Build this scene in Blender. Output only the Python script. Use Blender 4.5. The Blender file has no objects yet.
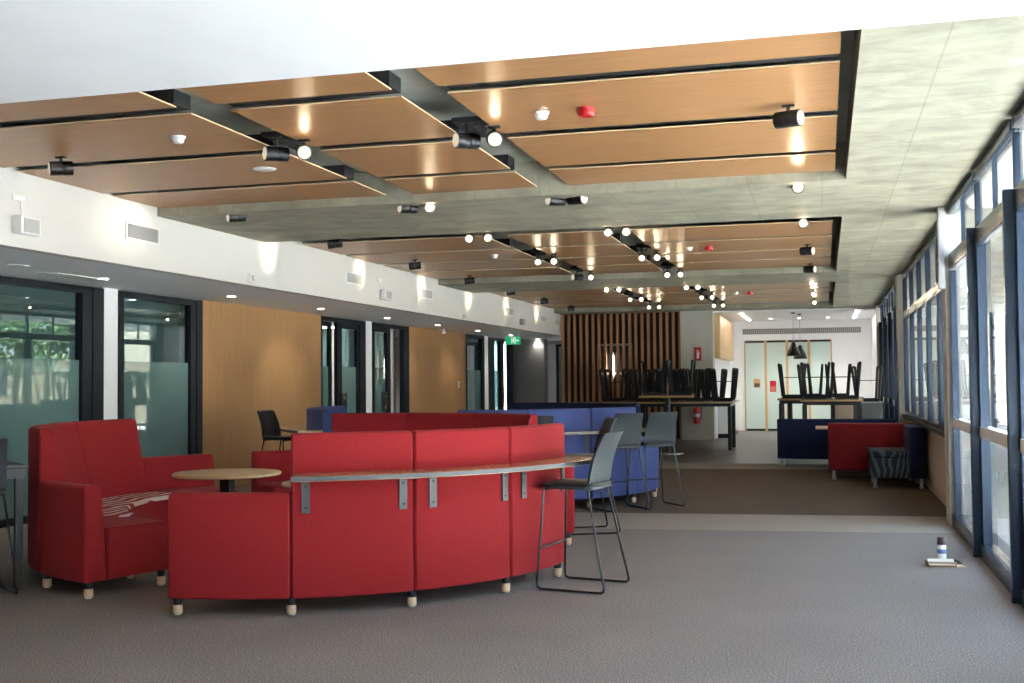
import bpy, bmesh, math, random
from mathutils import Vector, Matrix
random.seed(7)
sc = bpy.context.scene
COL = sc.collection
PI = math.pi
R = math.radians

# ------------------------------------------------------------------ materials
MATS = {}
def new_mat(name):
    m = bpy.data.materials.new(name); m.use_nodes = True
    nt = m.node_tree
    return m, nt, nt.nodes['Principled BSDF']

def plain(name, col, rough=0.5, metal=0.0, spec=0.5, bump=0.0, bscale=200.0, vary=0.0, vscale=3.0, coat=0.0):
    if name in MATS: return MATS[name]
    m, nt, b = new_mat(name)
    b.inputs['Base Color'].default_value = (*col, 1)
    b.inputs['Roughness'].default_value = rough
    b.inputs['Metallic'].default_value = metal
    b.inputs['Specular IOR Level'].default_value = spec
    if coat: b.inputs['Coat Weight'].default_value = coat; b.inputs['Coat Roughness'].default_value = 0.15
    tc = nt.nodes.new('ShaderNodeTexCoord')
    if vary:
        n = nt.nodes.new('ShaderNodeTexNoise'); n.inputs['Scale'].default_value = vscale; n.inputs['Detail'].default_value = 5
        nt.links.new(tc.outputs['Object'], n.inputs['Vector'])
        r = nt.nodes.new('ShaderNodeValToRGB')
        r.color_ramp.elements[0].position = 0.3; r.color_ramp.elements[1].position = 0.7
        r.color_ramp.elements[0].color = (*[c * (1 - vary) for c in col], 1)
        r.color_ramp.elements[1].color = (*[min(1, c * (1 + vary)) for c in col], 1)
        nt.links.new(n.outputs['Fac'], r.inputs['Fac']); nt.links.new(r.outputs['Color'], b.inputs['Base Color'])
    if bump:
        n2 = nt.nodes.new('ShaderNodeTexNoise'); n2.inputs['Scale'].default_value = bscale; n2.inputs['Detail'].default_value = 2
        nt.links.new(tc.outputs['Object'], n2.inputs['Vector'])
        bp = nt.nodes.new('ShaderNodeBump'); bp.inputs['Strength'].default_value = bump; bp.inputs['Distance'].default_value = 0.01
        nt.links.new(n2.outputs['Fac'], bp.inputs['Height']); nt.links.new(bp.outputs['Normal'], b.inputs['Normal'])
    MATS[name] = m
    return m

def wood(name, c0, c1, axis='X', rough=0.3, scale=1.0, coat=0.0, spec=0.5, aniso=False):
    """straight grain running along AXIS (object space)"""
    m, nt, b = new_mat(name)
    tc = nt.nodes.new('ShaderNodeTexCoord'); mp = nt.nodes.new('ShaderNodeMapping')
    s = {'X': (0.6, 14, 14), 'Y': (14, 0.6, 14), 'Z': (14, 14, 0.6)}[axis]
    mp.inputs['Scale'].default_value = tuple(v * scale for v in s)
    nt.links.new(tc.outputs['Object'], mp.inputs['Vector'])
    n = nt.nodes.new('ShaderNodeTexNoise'); n.inputs['Scale'].default_value = 2.0; n.inputs['Detail'].default_value = 6; n.inputs['Roughness'].default_value = 0.65
    nt.links.new(mp.outputs['Vector'], n.inputs['Vector'])
    r = nt.nodes.new('ShaderNodeValToRGB')
    r.color_ramp.elements[0].position = 0.3; r.color_ramp.elements[1].position = 0.72
    r.color_ramp.elements[0].color = (*c0, 1); r.color_ramp.elements[1].color = (*c1, 1)
    nt.links.new(n.outputs['Fac'], r.inputs['Fac']); nt.links.new(r.outputs['Color'], b.inputs['Base Color'])
    b.inputs['Roughness'].default_value = rough
    b.inputs['Specular IOR Level'].default_value = spec
    if coat: b.inputs['Coat Weight'].default_value = coat; b.inputs['Coat Roughness'].default_value = 0.22
    return m

def concrete(name, c0, c1, rough=0.75):
    m, nt, b = new_mat(name)
    tc = nt.nodes.new('ShaderNodeTexCoord')
    mp = nt.nodes.new('ShaderNodeMapping'); mp.inputs['Scale'].default_value = (1.0, 1.5, 1.0)
    nt.links.new(tc.outputs['Object'], mp.inputs['Vector'])
    n = nt.nodes.new('ShaderNodeTexNoise'); n.inputs['Scale'].default_value = 2.2; n.inputs['Detail'].default_value = 9; n.inputs['Roughness'].default_value = 0.7
    n.inputs['Distortion'].default_value = 0.4
    nt.links.new(mp.outputs['Vector'], n.inputs['Vector'])
    r = nt.nodes.new('ShaderNodeValToRGB')
    r.color_ramp.elements[0].position = 0.28; r.color_ramp.elements[1].position = 0.62
    r.color_ramp.elements[0].color = (*c0, 1); r.color_ramp.elements[1].color = (*c1, 1)
    nt.links.new(n.outputs['Fac'], r.inputs['Fac'])
    # formwork board joints every 1.2 m
    br = nt.nodes.new('ShaderNodeTexBrick'); br.offset = 0.0
    br.inputs['Scale'].default_value = 1.0; br.inputs['Mortar Size'].default_value = 0.006; br.inputs['Brick Width'].default_value = 0.62; br.inputs['Row Height'].default_value = 2.4
    br.inputs['Color1'].default_value = (1, 1, 1, 1); br.inputs['Color2'].default_value = (0.95, 0.95, 0.95, 1); br.inputs['Mortar'].default_value = (0.78, 0.78, 0.78, 1)
    nt.links.new(tc.outputs['Object'], br.inputs['Vector'])
    mx = nt.nodes.new('ShaderNodeMix'); mx.data_type = 'RGBA'; mx.blend_type = 'MULTIPLY'; mx.inputs[0].default_value = 1.0
    nt.links.new(r.outputs['Color'], mx.inputs[6]); nt.links.new(br.outputs['Color'], mx.inputs[7])
    nt.links.new(mx.outputs[2], b.inputs['Base Color'])
    b.inputs['Roughness'].default_value = rough
    return m

def fabric(name, col, weave=0.12):
    m, nt, b = new_mat(name)
    tc = nt.nodes.new('ShaderNodeTexCoord')
    n = nt.nodes.new('ShaderNodeTexNoise'); n.inputs['Scale'].default_value = 160; n.inputs['Detail'].default_value = 3
    nt.links.new(tc.outputs['Object'], n.inputs['Vector'])
    r = nt.nodes.new('ShaderNodeValToRGB')
    r.color_ramp.elements[0].position = 0.3; r.color_ramp.elements[1].position = 0.7
    r.color_ramp.elements[0].color = (*[c * (1 - weave * 1.3) for c in col], 1)
    r.color_ramp.elements[1].color = (*[c * (1 + weave) for c in col], 1)
    nt.links.new(n.outputs['Fac'], r.inputs['Fac']); nt.links.new(r.outputs['Color'], b.inputs['Base Color'])
    b.inputs['Roughness'].default_value = 0.85
    b.inputs['Specular IOR Level'].default_value = 0.2
    b.inputs['Sheen Weight'].default_value = 0.04
    bp = nt.nodes.new('ShaderNodeBump'); bp.inputs['Strength'].default_value = 0.15; bp.inputs['Distance'].default_value = 0.004
    nt.links.new(n.outputs['Fac'], bp.inputs['Height']); nt.links.new(bp.outputs['Normal'], b.inputs['Normal'])
    return m

def wave_fabric(name, base, line, scale=6.0, dist=9.0, thr=0.62):
    m, nt, b = new_mat(name)
    tc = nt.nodes.new('ShaderNodeTexCoord')
    w = nt.nodes.new('ShaderNodeTexWave'); w.inputs['Scale'].default_value = scale; w.inputs['Distortion'].default_value = dist
    w.inputs['Detail'].default_value = 1.0; w.inputs['Detail Scale'].default_value = 0.7
    nt.links.new(tc.outputs['Object'], w.inputs['Vector'])
    r = nt.nodes.new('ShaderNodeValToRGB'); r.color_ramp.interpolation = 'CONSTANT'
    r.color_ramp.elements[0].position = 0.0; r.color_ramp.elements[1].position = thr
    r.color_ramp.elements[0].color = (*base, 1); r.color_ramp.elements[1].color = (*line, 1)
    nt.links.new(w.outputs['Fac'], r.inputs['Fac']); nt.links.new(r.outputs['Color'], b.inputs['Base Color'])
    b.inputs['Roughness'].default_value = 0.85
    return m

def carpet(name, col):
    m, nt, b = new_mat(name)
    tc = nt.nodes.new('ShaderNodeTexCoord')
    n = nt.nodes.new('ShaderNodeTexNoise'); n.inputs['Scale'].default_value = 95; n.inputs['Detail'].default_value = 5; n.inputs['Roughness'].default_value = 0.8
    nt.links.new(tc.outputs['Object'], n.inputs['Vector'])
    r = nt.nodes.new('ShaderNodeValToRGB')
    r.color_ramp.elements[0].position = 0.38; r.color_ramp.elements[1].position = 0.62
    r.color_ramp.elements[0].color = (*[c * 0.35 for c in col], 1)
    r.color_ramp.elements[1].color = (*[c * 1.62 for c in col], 1)
    nt.links.new(n.outputs['Fac'], r.inputs['Fac'])
    n3 = nt.nodes.new('ShaderNodeTexNoise'); n3.inputs['Scale'].default_value = 1.3; n3.inputs['Detail'].default_value = 3
    nt.links.new(tc.outputs['Object'], n3.inputs['Vector'])
    r3 = nt.nodes.new('ShaderNodeValToRGB')
    r3.color_ramp.elements[0].color = (0.86, 0.86, 0.87, 1); r3.color_ramp.elements[1].color = (1.1, 1.09, 1.07, 1)
    nt.links.new(n3.outputs['Fac'], r3.inputs['Fac'])
    mx = nt.nodes.new('ShaderNodeMix'); mx.data_type = 'RGBA'; mx.blend_type = 'MULTIPLY'; mx.inputs[0].default_value = 1.0
    nt.links.new(r.outputs['Color'], mx.inputs[6]); nt.links.new(r3.outputs['Color'], mx.inputs[7])
    nt.links.new(mx.outputs[2], b.inputs['Base Color'])
    b.inputs['Roughness'].default_value = 0.95; b.inputs['Specular IOR Level'].default_value = 0.1
    bp = nt.nodes.new('ShaderNodeBump'); bp.inputs['Strength'].default_value = 0.3; bp.inputs['Distance'].default_value = 0.006
    nt.links.new(n.outputs['Fac'], bp.inputs['Height']); nt.links.new(bp.outputs['Normal'], b.inputs['Normal'])
    return m

def fresnel(nt, ior):
    # both faces of a thin sheet count as entering the glass
    fr = nt.nodes.new('ShaderNodeFresnel'); ge = nt.nodes.new('ShaderNodeNewGeometry')
    mr = nt.nodes.new('ShaderNodeMapRange'); mr.inputs['To Min'].default_value = ior; mr.inputs['To Max'].default_value = 1/ior
    nt.links.new(ge.outputs['Backfacing'], mr.inputs['Value']); nt.links.new(mr.outputs['Result'], fr.inputs['IOR'])
    return fr

def glass(name, tint=(0.9, 0.95, 0.95), ior=1.5, boost=1.0, rough=0.0):
    m = bpy.data.materials.new(name); m.use_nodes = True
    nt = m.node_tree; nt.nodes.clear()
    out = nt.nodes.new('ShaderNodeOutputMaterial'); mix = nt.nodes.new('ShaderNodeMixShader')
    tr = nt.nodes.new('ShaderNodeBsdfTransparent'); tr.inputs['Color'].default_value = (*tint, 1)
    gl = nt.nodes.new('ShaderNodeBsdfGlossy'); gl.inputs['Roughness'].default_value = rough; gl.inputs['Color'].default_value = (0.95, 0.98, 1, 1)
    fr = fresnel(nt, ior)
    mu = nt.nodes.new('ShaderNodeMath'); mu.operation = 'MULTIPLY'; mu.inputs[1].default_value = boost; mu.use_clamp = True
    nt.links.new(fr.outputs[0], mu.inputs[0]); nt.links.new(mu.outputs[0], mix.inputs[0])
    nt.links.new(tr.outputs[0], mix.inputs[1]); nt.links.new(gl.outputs[0], mix.inputs[2])
    nt.links.new(mix.outputs[0], out.inputs['Surface'])
    return m

def frosted(name, col, tint, amount=0.75):
    """obscured film on glass: part scattering, part see-through, glossy face"""
    m = bpy.data.materials.new(name); m.use_nodes = True
    nt = m.node_tree; nt.nodes.clear()
    out = nt.nodes.new('ShaderNodeOutputMaterial'); mix = nt.nodes.new('ShaderNodeMixShader'); mix2 = nt.nodes.new('ShaderNodeMixShader')
    tr = nt.nodes.new('ShaderNodeBsdfTransparent'); tr.inputs['Color'].default_value = (*tint, 1)
    df = nt.nodes.new('ShaderNodeBsdfDiffuse'); df.inputs['Color'].default_value = (*col, 1)
    gl = nt.nodes.new('ShaderNodeBsdfGlossy'); gl.inputs['Roughness'].default_value = 0.02
    fr = fresnel(nt, 1.5)
    mix.inputs[0].default_value = amount
    nt.links.new(tr.outputs[0], mix.inputs[1]); nt.links.new(df.outputs[0], mix.inputs[2])
    mu = nt.nodes.new('ShaderNodeMath'); mu.operation = 'MULTIPLY'; mu.inputs[1].default_value = 1.1; mu.use_clamp = True
    nt.links.new(fr.outputs[0], mu.inputs[0]); nt.links.new(mu.outputs[0], mix2.inputs[0])
    nt.links.new(mix.outputs[0], mix2.inputs[1]); nt.links.new(gl.outputs[0], mix2.inputs[2])
    nt.links.new(mix2.outputs[0], out.inputs['Surface'])
    return m

def emit(name, col, strength):
    m, nt, b = new_mat(name)
    b.inputs['Base Color'].default_value = (*[c*0.4 for c in col], 1)
    b.inputs['Emission Color'].default_value = (*col, 1)
    b.inputs['Emission Strength'].default_value = strength
    return m

M_carpet = carpet('carpet_grey', (0.242, 0.211, 0.193))
M_carpet_pale = carpet('carpet_pale', (0.345, 0.290, 0.245))
M_carpet_brown = carpet('carpet_brown', (0.135, 0.102, 0.076))
M_vinyl = plain('vinyl_grey', (0.105, 0.096, 0.088), 0.4, vary=0.06, vscale=2)
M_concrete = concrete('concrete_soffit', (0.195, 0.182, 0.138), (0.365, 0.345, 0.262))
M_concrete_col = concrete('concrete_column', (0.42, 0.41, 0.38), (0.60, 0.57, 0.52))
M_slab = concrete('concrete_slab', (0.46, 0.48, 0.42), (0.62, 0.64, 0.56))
M_white = plain('white_paint', (0.90, 0.92, 0.95), 0.6, vary=0.02)
M_bulk = plain('bulkhead_paint', (0.62, 0.60, 0.58), 0.55)
M_soffit = plain('soffit_paint', (0.86, 0.88, 0.92), 0.6)
M_panel = wood('timber_panel', (0.33, 0.162, 0.068), (0.44, 0.235, 0.102), 'X', rough=0.36, spec=0.45)
M_panel_edge = plain('plywood_edge', (0.72, 0.55, 0.34), 0.5)
M_timberwall = wood('timber_wall', (0.37, 0.20, 0.085), (0.45, 0.255, 0.115), 'Z', rough=0.55, spec=0.25)
M_slat = wood('timber_slat', (0.32, 0.155, 0.07), (0.48, 0.255, 0.12), 'Z', rough=0.5)
M_cabwood = wood('cabinet_timber', (0.55, 0.36, 0.18), (0.66, 0.45, 0.24), 'Z', rough=0.45)
M_black = plain('black_metal', (0.012, 0.012, 0.014), 0.4)
M_blackmatte = plain('black_matte', (0.01, 0.01, 0.011), 0.8)
M_frame = plain('window_frame_metal', (0.024, 0.040, 0.066), 0.25, metal=0.5)
M_frame_black = plain('black_frame', (0.008, 0.011, 0.018), 0.45, spec=0.18)
M_glassR = glass('window_glass', (0.93, 0.97, 0.97), boost=1.0)
M_glassL = glass('office_glass', (0.58, 0.78, 0.80), boost=1.5)
M_frost = frosted('frosted_film', (0.20, 0.34, 0.33), (0.45, 0.65, 0.64), 0.55)
M_red = fabric('red_fabric', (0.30, 0.017, 0.021))
M_blue = fabric('blue_fabric', (0.062, 0.085, 0.24))
M_navy = fabric('navy_fabric', (0.013, 0.019, 0.058))
M_red_shaded = fabric('red_fabric_shaded', (0.19, 0.011, 0.013))  # red fabric with the shade at the unlit bench put into its colour
M_redwave = wave_fabric('red_wave_fabric', (0.34, 0.02, 0.025), (0.72, 0.60, 0.58), 3.2, 7.0, 0.6)
M_bluewave = wave_fabric('blue_wave_fabric', (0.016, 0.024, 0.045), (0.095, 0.115, 0.11), 4.0, 12.0, 0.6)
M_laminate = wood('table_laminate', (0.60, 0.40, 0.22), (0.72, 0.52, 0.31), 'X', rough=0.35)
M_tabletop = wood('bar_timber', (0.42, 0.25, 0.115), (0.54, 0.345, 0.17), 'X', rough=0.15)
M_footwood = plain('foot_beige', (0.68, 0.50, 0.33), 0.5)
M_steel = plain('brushed_steel', (0.55, 0.55, 0.56), 0.35, metal=1.0)
M_grey_metal = plain('grey_metal', (0.085, 0.086, 0.09), 0.42, metal=0.3)
M_chrome = plain('dark_chrome', (0.035, 0.036, 0.04), 0.25, metal=0.5)
M_shell = plain('grey_shell', (0.046, 0.057, 0.064), 0.42)
M_seatpad = plain('black_pad', (0.012, 0.012, 0.014), 0.6)
M_grille = plain('grille_metal', (0.40, 0.40, 0.40), 0.5)
M_whiteplastic = plain('white_plastic', (0.75, 0.75, 0.74), 0.4)
M_redplastic = plain('red_plastic', (0.55, 0.015, 0.02), 0.35)
M_greenplastic = plain('green_plastic', (0.01, 0.22, 0.09), 0.4)
M_exit = emit('exit_green', (0.02, 0.55, 0.22), 0.12)
M_exitwhite = emit('exit_white', (0.9, 1.0, 0.95), 0.25)
M_lens_on = emit('lamp_lens_lit', (1.0, 0.80, 0.52), 20.0)
M_lens_dim = emit('lamp_lens_dim', (1.0, 0.86, 0.66), 0.14)
M_downlight = emit('downlight_lens', (1.0, 0.95, 0.86), 6.0)
M_linear = emit('linear_lens', (1.0, 0.97, 0.9), 7.0)
M_far_door = plain('pale_glass_panel', (0.60, 0.74, 0.72), 0.12)
M_greywall = plain('grey_wall', (0.24, 0.235, 0.235), 0.6)
M_greypanel = plain('grey_panel', (0.47, 0.455, 0.405), 0.5)
M_ground = plain('outside_paving', (0.56, 0.54, 0.50), 0.8, vary=0.1)
M_beige = plain('beige_render', (0.66, 0.55, 0.38), 0.8)
M_bark = plain('bark', (0.12, 0.08, 0.05), 0.9)
M_leaf = plain('leaf_green', (0.07, 0.13, 0.035), 0.6, vary=0.4, vscale=3)

# ------------------------------------------------------------------ mesh builder
class MB:
    def __init__(s): s.v = []; s.f = []; s.mi = []
    def add(s, vs, fs, mi=0):
        b = len(s.v); s.v += [tuple(v) for v in vs]
        s.f += [tuple(b + i for i in f) for f in fs]; s.mi += [mi] * len(fs)
        return s
    def box(s, x0, x1, y0, y1, z0, z1, mi=0):
        vs = [(x0,y0,z0),(x1,y0,z0),(x1,y1,z0),(x0,y1,z0),(x0,y0,z1),(x1,y0,z1),(x1,y1,z1),(x0,y1,z1)]
        return s.add(vs, [(0,3,2,1),(4,5,6,7),(0,1,5,4),(1,2,6,5),(2,3,7,6),(3,0,4,7)], mi)
    def obox(s, c, size, rz=0, rx=0, mi=0):
        m = Matrix.Translation(c) @ Matrix.Rotation(rz, 4, 'Z') @ Matrix.Rotation(rx, 4, 'X')
        h = [k / 2 for k in size]
        vs = [m @ Vector((sx*h[0], sy*h[1], sz*h[2])) for sz in (-1,1) for sx, sy in ((-1,-1),(1,-1),(1,1),(-1,1))]
        return s.add(vs, [(0,3,2,1),(4,5,6,7),(0,1,5,4),(1,2,6,5),(2,3,7,6),(3,0,4,7)], mi)
    def cyl(s, p0, p1, r0, r1=None, n=20, mi=0):
        r1 = r0 if r1 is None else r1
        p0 = Vector(p0); p1 = Vector(p1); d = (p1 - p0).normalized()
        u = d.orthogonal().normalized(); w = d.cross(u)
        vs = []
        for p, r in ((p0, r0), (p1, r1)):
            for i in range(n):
                a = 2*PI*i/n; vs.append(p + (u*math.cos(a) + w*math.sin(a))*r)
        fs = [(i, (i+1) % n, n+(i+1) % n, n+i) for i in range(n)] + [tuple(range(n-1,-1,-1)), tuple(range(n, 2*n))]
        return s.add(vs, fs, mi)
    def lathe(s, prof, c=(0,0,0), n=28, mi=0):
        vs = []; fs = []
        for r, z in prof:
            for i in range(n):
                a = 2*PI*i/n; vs.append((c[0]+r*math.cos(a), c[1]+r*math.sin(a), c[2]+z))
        k = len(prof)
        for j in range(k-1):
            for i in range(n): fs.append((j*n+i, j*n+(i+1) % n, (j+1)*n+(i+1) % n, (j+1)*n+i))
        fs.append(tuple(range(n-1,-1,-1))); fs.append(tuple((k-1)*n+i for i in range(n)))
        return s.add(vs, fs, mi)
    def tube(s, pts, r, n=8, closed=False, mi=0):
        pts = [Vector(p) for p in pts]; k = len(pts); vs = []; fs = []
        prev = None
        for i, p in enumerate(pts):
            a = pts[i-1] if (i > 0 or closed) else p
            b = pts[(i+1) % k] if (i < k-1 or closed) else p
            d = (b - a).normalized()
            if prev is None: u = d.orthogonal().normalized()
            else: u = (prev - d*prev.dot(d)).normalized()
            prev = u; w = d.cross(u)
            for j in range(n):
                t = 2*PI*j/n; vs.append(p + (u*math.cos(t) + w*math.sin(t))*r)
        for i in range(k if closed else k-1):
            i2 = (i+1) % k
            for j in range(n): fs.append((i*n+j, i*n+(j+1) % n, i2*n+(j+1) % n, i2*n+j))
        if not closed: fs.append(tuple(range(n-1,-1,-1))); fs.append(tuple((k-1)*n+j for j in range(n)))
        return s.add(vs, fs, mi)
    def arc(s, prof, c, a0, a1, n=10, ch=0.01, mi=0):
        """sweep a closed (r,z) profile round the vertical axis at c from a0 to a1 degrees, ends chamfered by ch"""
        rs = [p[0] for p in prof]; zs = [p[1] for p in prof]
        rc, zc = (min(rs)+max(rs))/2, (min(zs)+max(zs))/2
        w, h = max(rs)-min(rs), max(zs)-min(zs)
        small = [(rc+(r-rc)*(w-2*ch)/w, zc+(z-zc)*(h-2*ch)/h) for r, z in prof] if ch else prof
        secs = []
        da = math.degrees(ch/rc) if ch else 0
        if ch: secs.append((a0, small))
        for i in range(n+1): secs.append((a0+da+(a1-a0-2*da)*i/n, prof))
        if ch: secs.append((a1, small))
        vs = []; fs = []; k = len(prof)
        for a, pf in secs:
            ca, sa = math.cos(R(a)), math.sin(R(a))
            for r, z in pf: vs.append((c[0]+r*ca, c[1]+r*sa, z))
        for i in range(len(secs)-1):
            for j in range(k): fs.append((i*k+j, i*k+(j+1) % k, (i+1)*k+(j+1) % k, (i+1)*k+j))
        fs.append(tuple(range(k-1,-1,-1))); fs.append(tuple((len(secs)-1)*k+j for j in range(k)))
        return s.add(vs, fs, mi)
    def prism(s, poly, z0, z1, mi=0):
        n = len(poly)
        vs = [(x, y, z0) for x, y in poly] + [(x, y, z1) for x, y in poly]
        fs = [tuple(range(n-1,-1,-1)), tuple(range(n, 2*n))] + [(i, (i+1) % n, n+(i+1) % n, n+i) for i in range(n)]
        return s.add(vs, fs, mi)

def fillet(pts, rad, n=4):
    """round the corners of a closed 2-D polygon"""
    out = []; k = len(pts)
    for i in range(k):
        p = Vector((*pts[i], 0)); a = Vector((*pts[i-1], 0)); b = Vector((*pts[(i+1) % k], 0))
        r = rad[i] if isinstance(rad, (list, tuple)) else rad
        if r <= 0: out.append((p.x, p.y)); continue
        r = min(r, (a-p).length*0.45, (b-p).length*0.45)
        p0 = p+(a-p).normalized()*r; p1 = p+(b-p).normalized()*r
        for j in range(n+1):
            t = j/n; q = p0*(1-t)**2+p*2*t*(1-t)+p1*t*t; out.append((q.x, q.y))
    return out

def fillet3(pts, rad, n=4, closed=False):
    out = []; k = len(pts)
    for i in range(k):
        p = Vector(pts[i])
        if not closed and i in (0, k-1): out.append(p); continue
        a = Vector(pts[i-1]); b = Vector(pts[(i+1) % k])
        r = min(rad, (a-p).length*0.45, (b-p).length*0.45)
        p0 = p+(a-p).normalized()*r; p1 = p+(b-p).normalized()*r
        for j in range(n+1):
            t = j/n; out.append(p0*(1-t)**2+p*2*t*(1-t)+p1*t*t)
    return out

def wloc(o):
    v = Vector((0,0,0))
    while o is not None: v = v+o.location; o = o.parent
    return v

def build(name, mb, mat, parent=None, bev=0.0, seg=2, local=False, shift=None):
    """mb in world coordinates (or in the parent's own when local=True) -> one mesh object"""
    off = Vector((0,0,0))
    if parent is not None and not local: off = wloc(parent)
    if parent is None and shift is not None: off = Vector(shift)
    me = bpy.data.meshes.new(name)
    me.from_pydata([(v[0]-off.x, v[1]-off.y, v[2]-off.z) for v in mb.v], [], mb.f)
    mats = mat if isinstance(mat, (list, tuple)) else [mat]
    for m in mats: me.materials.append(m)
    for p, i in zip(me.polygons, mb.mi): p.material_index = i
    bm = bmesh.new(); bm.from_mesh(me)
    bmesh.ops.recalc_face_normals(bm, faces=bm.faces)
    if bev > 0:
        es = [e for e in bm.edges if len(e.link_faces) == 2 and e.calc_face_angle(0) > R(40)]
        bmesh.ops.bevel(bm, geom=es, offset=bev, offset_type='OFFSET', segments=seg, profile=0.6, affect='EDGES', clamp_overlap=True)
    for f in bm.faces: f.smooth = True
    for e in bm.edges: e.smooth = not (len(e.link_faces) == 2 and e.calc_face_angle(0) > R(38))
    bm.to_mesh(me); bm.free()
    o = bpy.data.objects.new(name, me); COL.objects.link(o)
    if parent is not None: o.parent = parent
    elif shift is not None: o.location = shift
    return o

def thing(name, label, cat, loc=(0,0,0), rz=0.0, group=None):
    o = bpy.data.objects.new(name, None); COL.objects.link(o)
    o.empty_display_size = 0.1
    o.location = loc; o.rotation_euler = (0,0,rz)
    o['label'] = label; o['category'] = cat; o['kind'] = 'thing'
    if group: o['group'] = group
    return o
def tag(o, label, cat, group=None, kind=None):
    o['label'] = label; o['category'] = cat
    if group: o['group'] = group
    o['kind'] = kind or 'thing'
    return o
def struct(name, mb, mat, parent=None, bev=0.0):
    o = build(name, mb, mat, parent, bev)
    if parent is None: o['kind'] = 'structure'
    return o
def sgroup(name, loc=(0,0,0)):
    o = bpy.data.objects.new(name, None); COL.objects.link(o); o.location = loc; o['kind'] = 'structure'
    return o
def dup(root, loc, rz, label, group=None, cat=None):
    r = root.copy(); COL.objects.link(r); r.location = loc; r.rotation_euler = (0,0,rz)
    r['label'] = label
    if group: r['group'] = group
    for ch in list(root.children):
        c = ch.copy(); COL.objects.link(c); c.parent = r
        for g in ch.children:
            d = g.copy(); COL.objects.link(d); d.parent = c
    return r
ORD = ['first','second','third','fourth','fifth','sixth','seventh','eighth','ninth','tenth','eleventh','twelfth']

# ------------------------------------------------------------------ camera
H = 1.45
def camera():
    y, p, r = 0.2681, 0.0353, -0.0090
    f = Vector((-math.sin(y)*math.cos(p), math.cos(y)*math.cos(p), math.sin(p)))
    rt = Vector((math.cos(y), math.sin(y), 0)); up = rt.cross(f)
    c, s = math.cos(r), math.sin(r)
    r2 = rt*c+up*s; u2 = up*c-rt*s
    cd = bpy.data.cameras.new('camera'); co = bpy.data.objects.new('camera', cd); COL.objects.link(co)
    m = Matrix((( r2.x, u2.x, -f.x, 0), (r2.y, u2.y, -f.y, 0), (r2.z, u2.z, -f.z, H), (0,0,0,1)))
    co.matrix_world = m
    cd.sensor_width = 36; cd.lens = 1138.6/1024*36; cd.clip_start = 0.05; cd.clip_end = 400
    sc.camera = co
camera()

# ------------------------------------------------------------------ constants of the room
XB = -6.43      # white bulkhead face
XL = -8.2       # glazed office wall
XR = 1.25       # window wall
ZS = 2.60       # low soffit
ZP = 3.22       # underside of the timber panels
ZC = 3.14       # concrete soffits
YB = -3.0       # back (entrance) wall
YF = 33.0       # far wall
SK = 0.09       # the carpet bands run slightly off square

def band(y0, y1, x0=-14.0, x1=1.5):
    return [(x0, y0+SK*x0 if y0 > YB+1 else y0), (x1, y0+SK*x1 if y0 > YB+1 else y0), (x1, y1+SK*x1 if y1 < 30 else y1), (x0, y1+SK*x0 if y1 < 30 else y1)]

# floor
struct('floor', MB().prism(band(YB, 11.27), -0.3, 0), M_carpet)
struct('floor_pale_band', MB().prism(band(11.27, 12.62), -0.3, 0), M_carpet_pale)
struct('floor_brown_carpet', MB().prism(band(12.62, 18.98), -0.3, 0), M_carpet_brown)
struct('floor_far_band', MB().prism(band(18.98, 20.2), -0.3, 0), M_carpet_pale)
struct('floor_vinyl', MB().prism(band(20.2, 38.0), -0.3, 0), M_vinyl)

# ceilings
struct('ceiling_front', MB().box(-14, 1.35, YB, 4.73, 2.85, 3.7), M_white)
struct('ceiling_slab', MB().box(-14, 1.35, 4.73, 28.3, 3.46, 3.75), M_slab)
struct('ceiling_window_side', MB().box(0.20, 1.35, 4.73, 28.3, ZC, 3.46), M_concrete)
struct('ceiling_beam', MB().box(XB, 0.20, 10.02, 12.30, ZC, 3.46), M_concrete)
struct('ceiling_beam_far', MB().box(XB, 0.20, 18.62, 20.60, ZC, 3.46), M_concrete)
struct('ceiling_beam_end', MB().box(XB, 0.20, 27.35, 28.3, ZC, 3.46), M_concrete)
struct('ceiling_far', MB().box(-3.2, 1.45, 28.3, YF+0.2, 3.1, 3.4), M_white)
struct('wall_bulkhead', MB().box(XB-0.12, XB, 4.73, 28.3, ZS, 3.46), M_bulk)
struct('ceiling_soffit', MB().box(-8.35, XB-0.12, 4.73, 34.5, ZS, ZS+0.1), M_soffit)
struct('ceiling_soffit_edge', MB().box(XB-0.12, XB, 28.3, 34.5, ZS, ZS+0.1), M_soffit)

# ------------------------------------------------------------------ timber ceiling panels
cols = [(-6.40, -3.97, 'against the bulkhead'), (-3.68, -2.50, 'in the narrow middle run'), (-2.20, 0.11, 'by the concrete strip')]
rowsets = [([(3.88,5.05),(5.20,6.41),(6.56,7.77),(7.92,9.10),(9.23,10.39)], 'before the near beam'),
           ([(13.22,14.45),(14.60,15.83),(15.98,17.06),(17.20,18.48)], 'between the two beams'),
           ([(21.6,22.85),(23.0,24.2),(24.35,25.55),(25.7,26.9)], 'past the far beam')]
for rows, gtxt in rowsets:
    for ri, (y0, y1) in enumerate(rows):
        for x0, x1, ctxt in cols:
            if y1 < 5.9: continue
            mb = MB().box(x0, x1, y0+0.012, y1-0.012, ZP, ZP+0.009)
            mb.mi = [0, 0, 1, 1, 1, 1]
            k = ri if len(rows) == 5 else ri+1
            o = build('ceiling_board', mb, [M_panel, M_panel_edge], shift=((x0+x1)/2, (y0+y1)/2, ZP))
            tag(o, 'timber ceiling panel %s, %s row %s' % (ctxt, ORD[k-1], gtxt), 'ceiling panel', 'timber ceiling panels')
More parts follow.
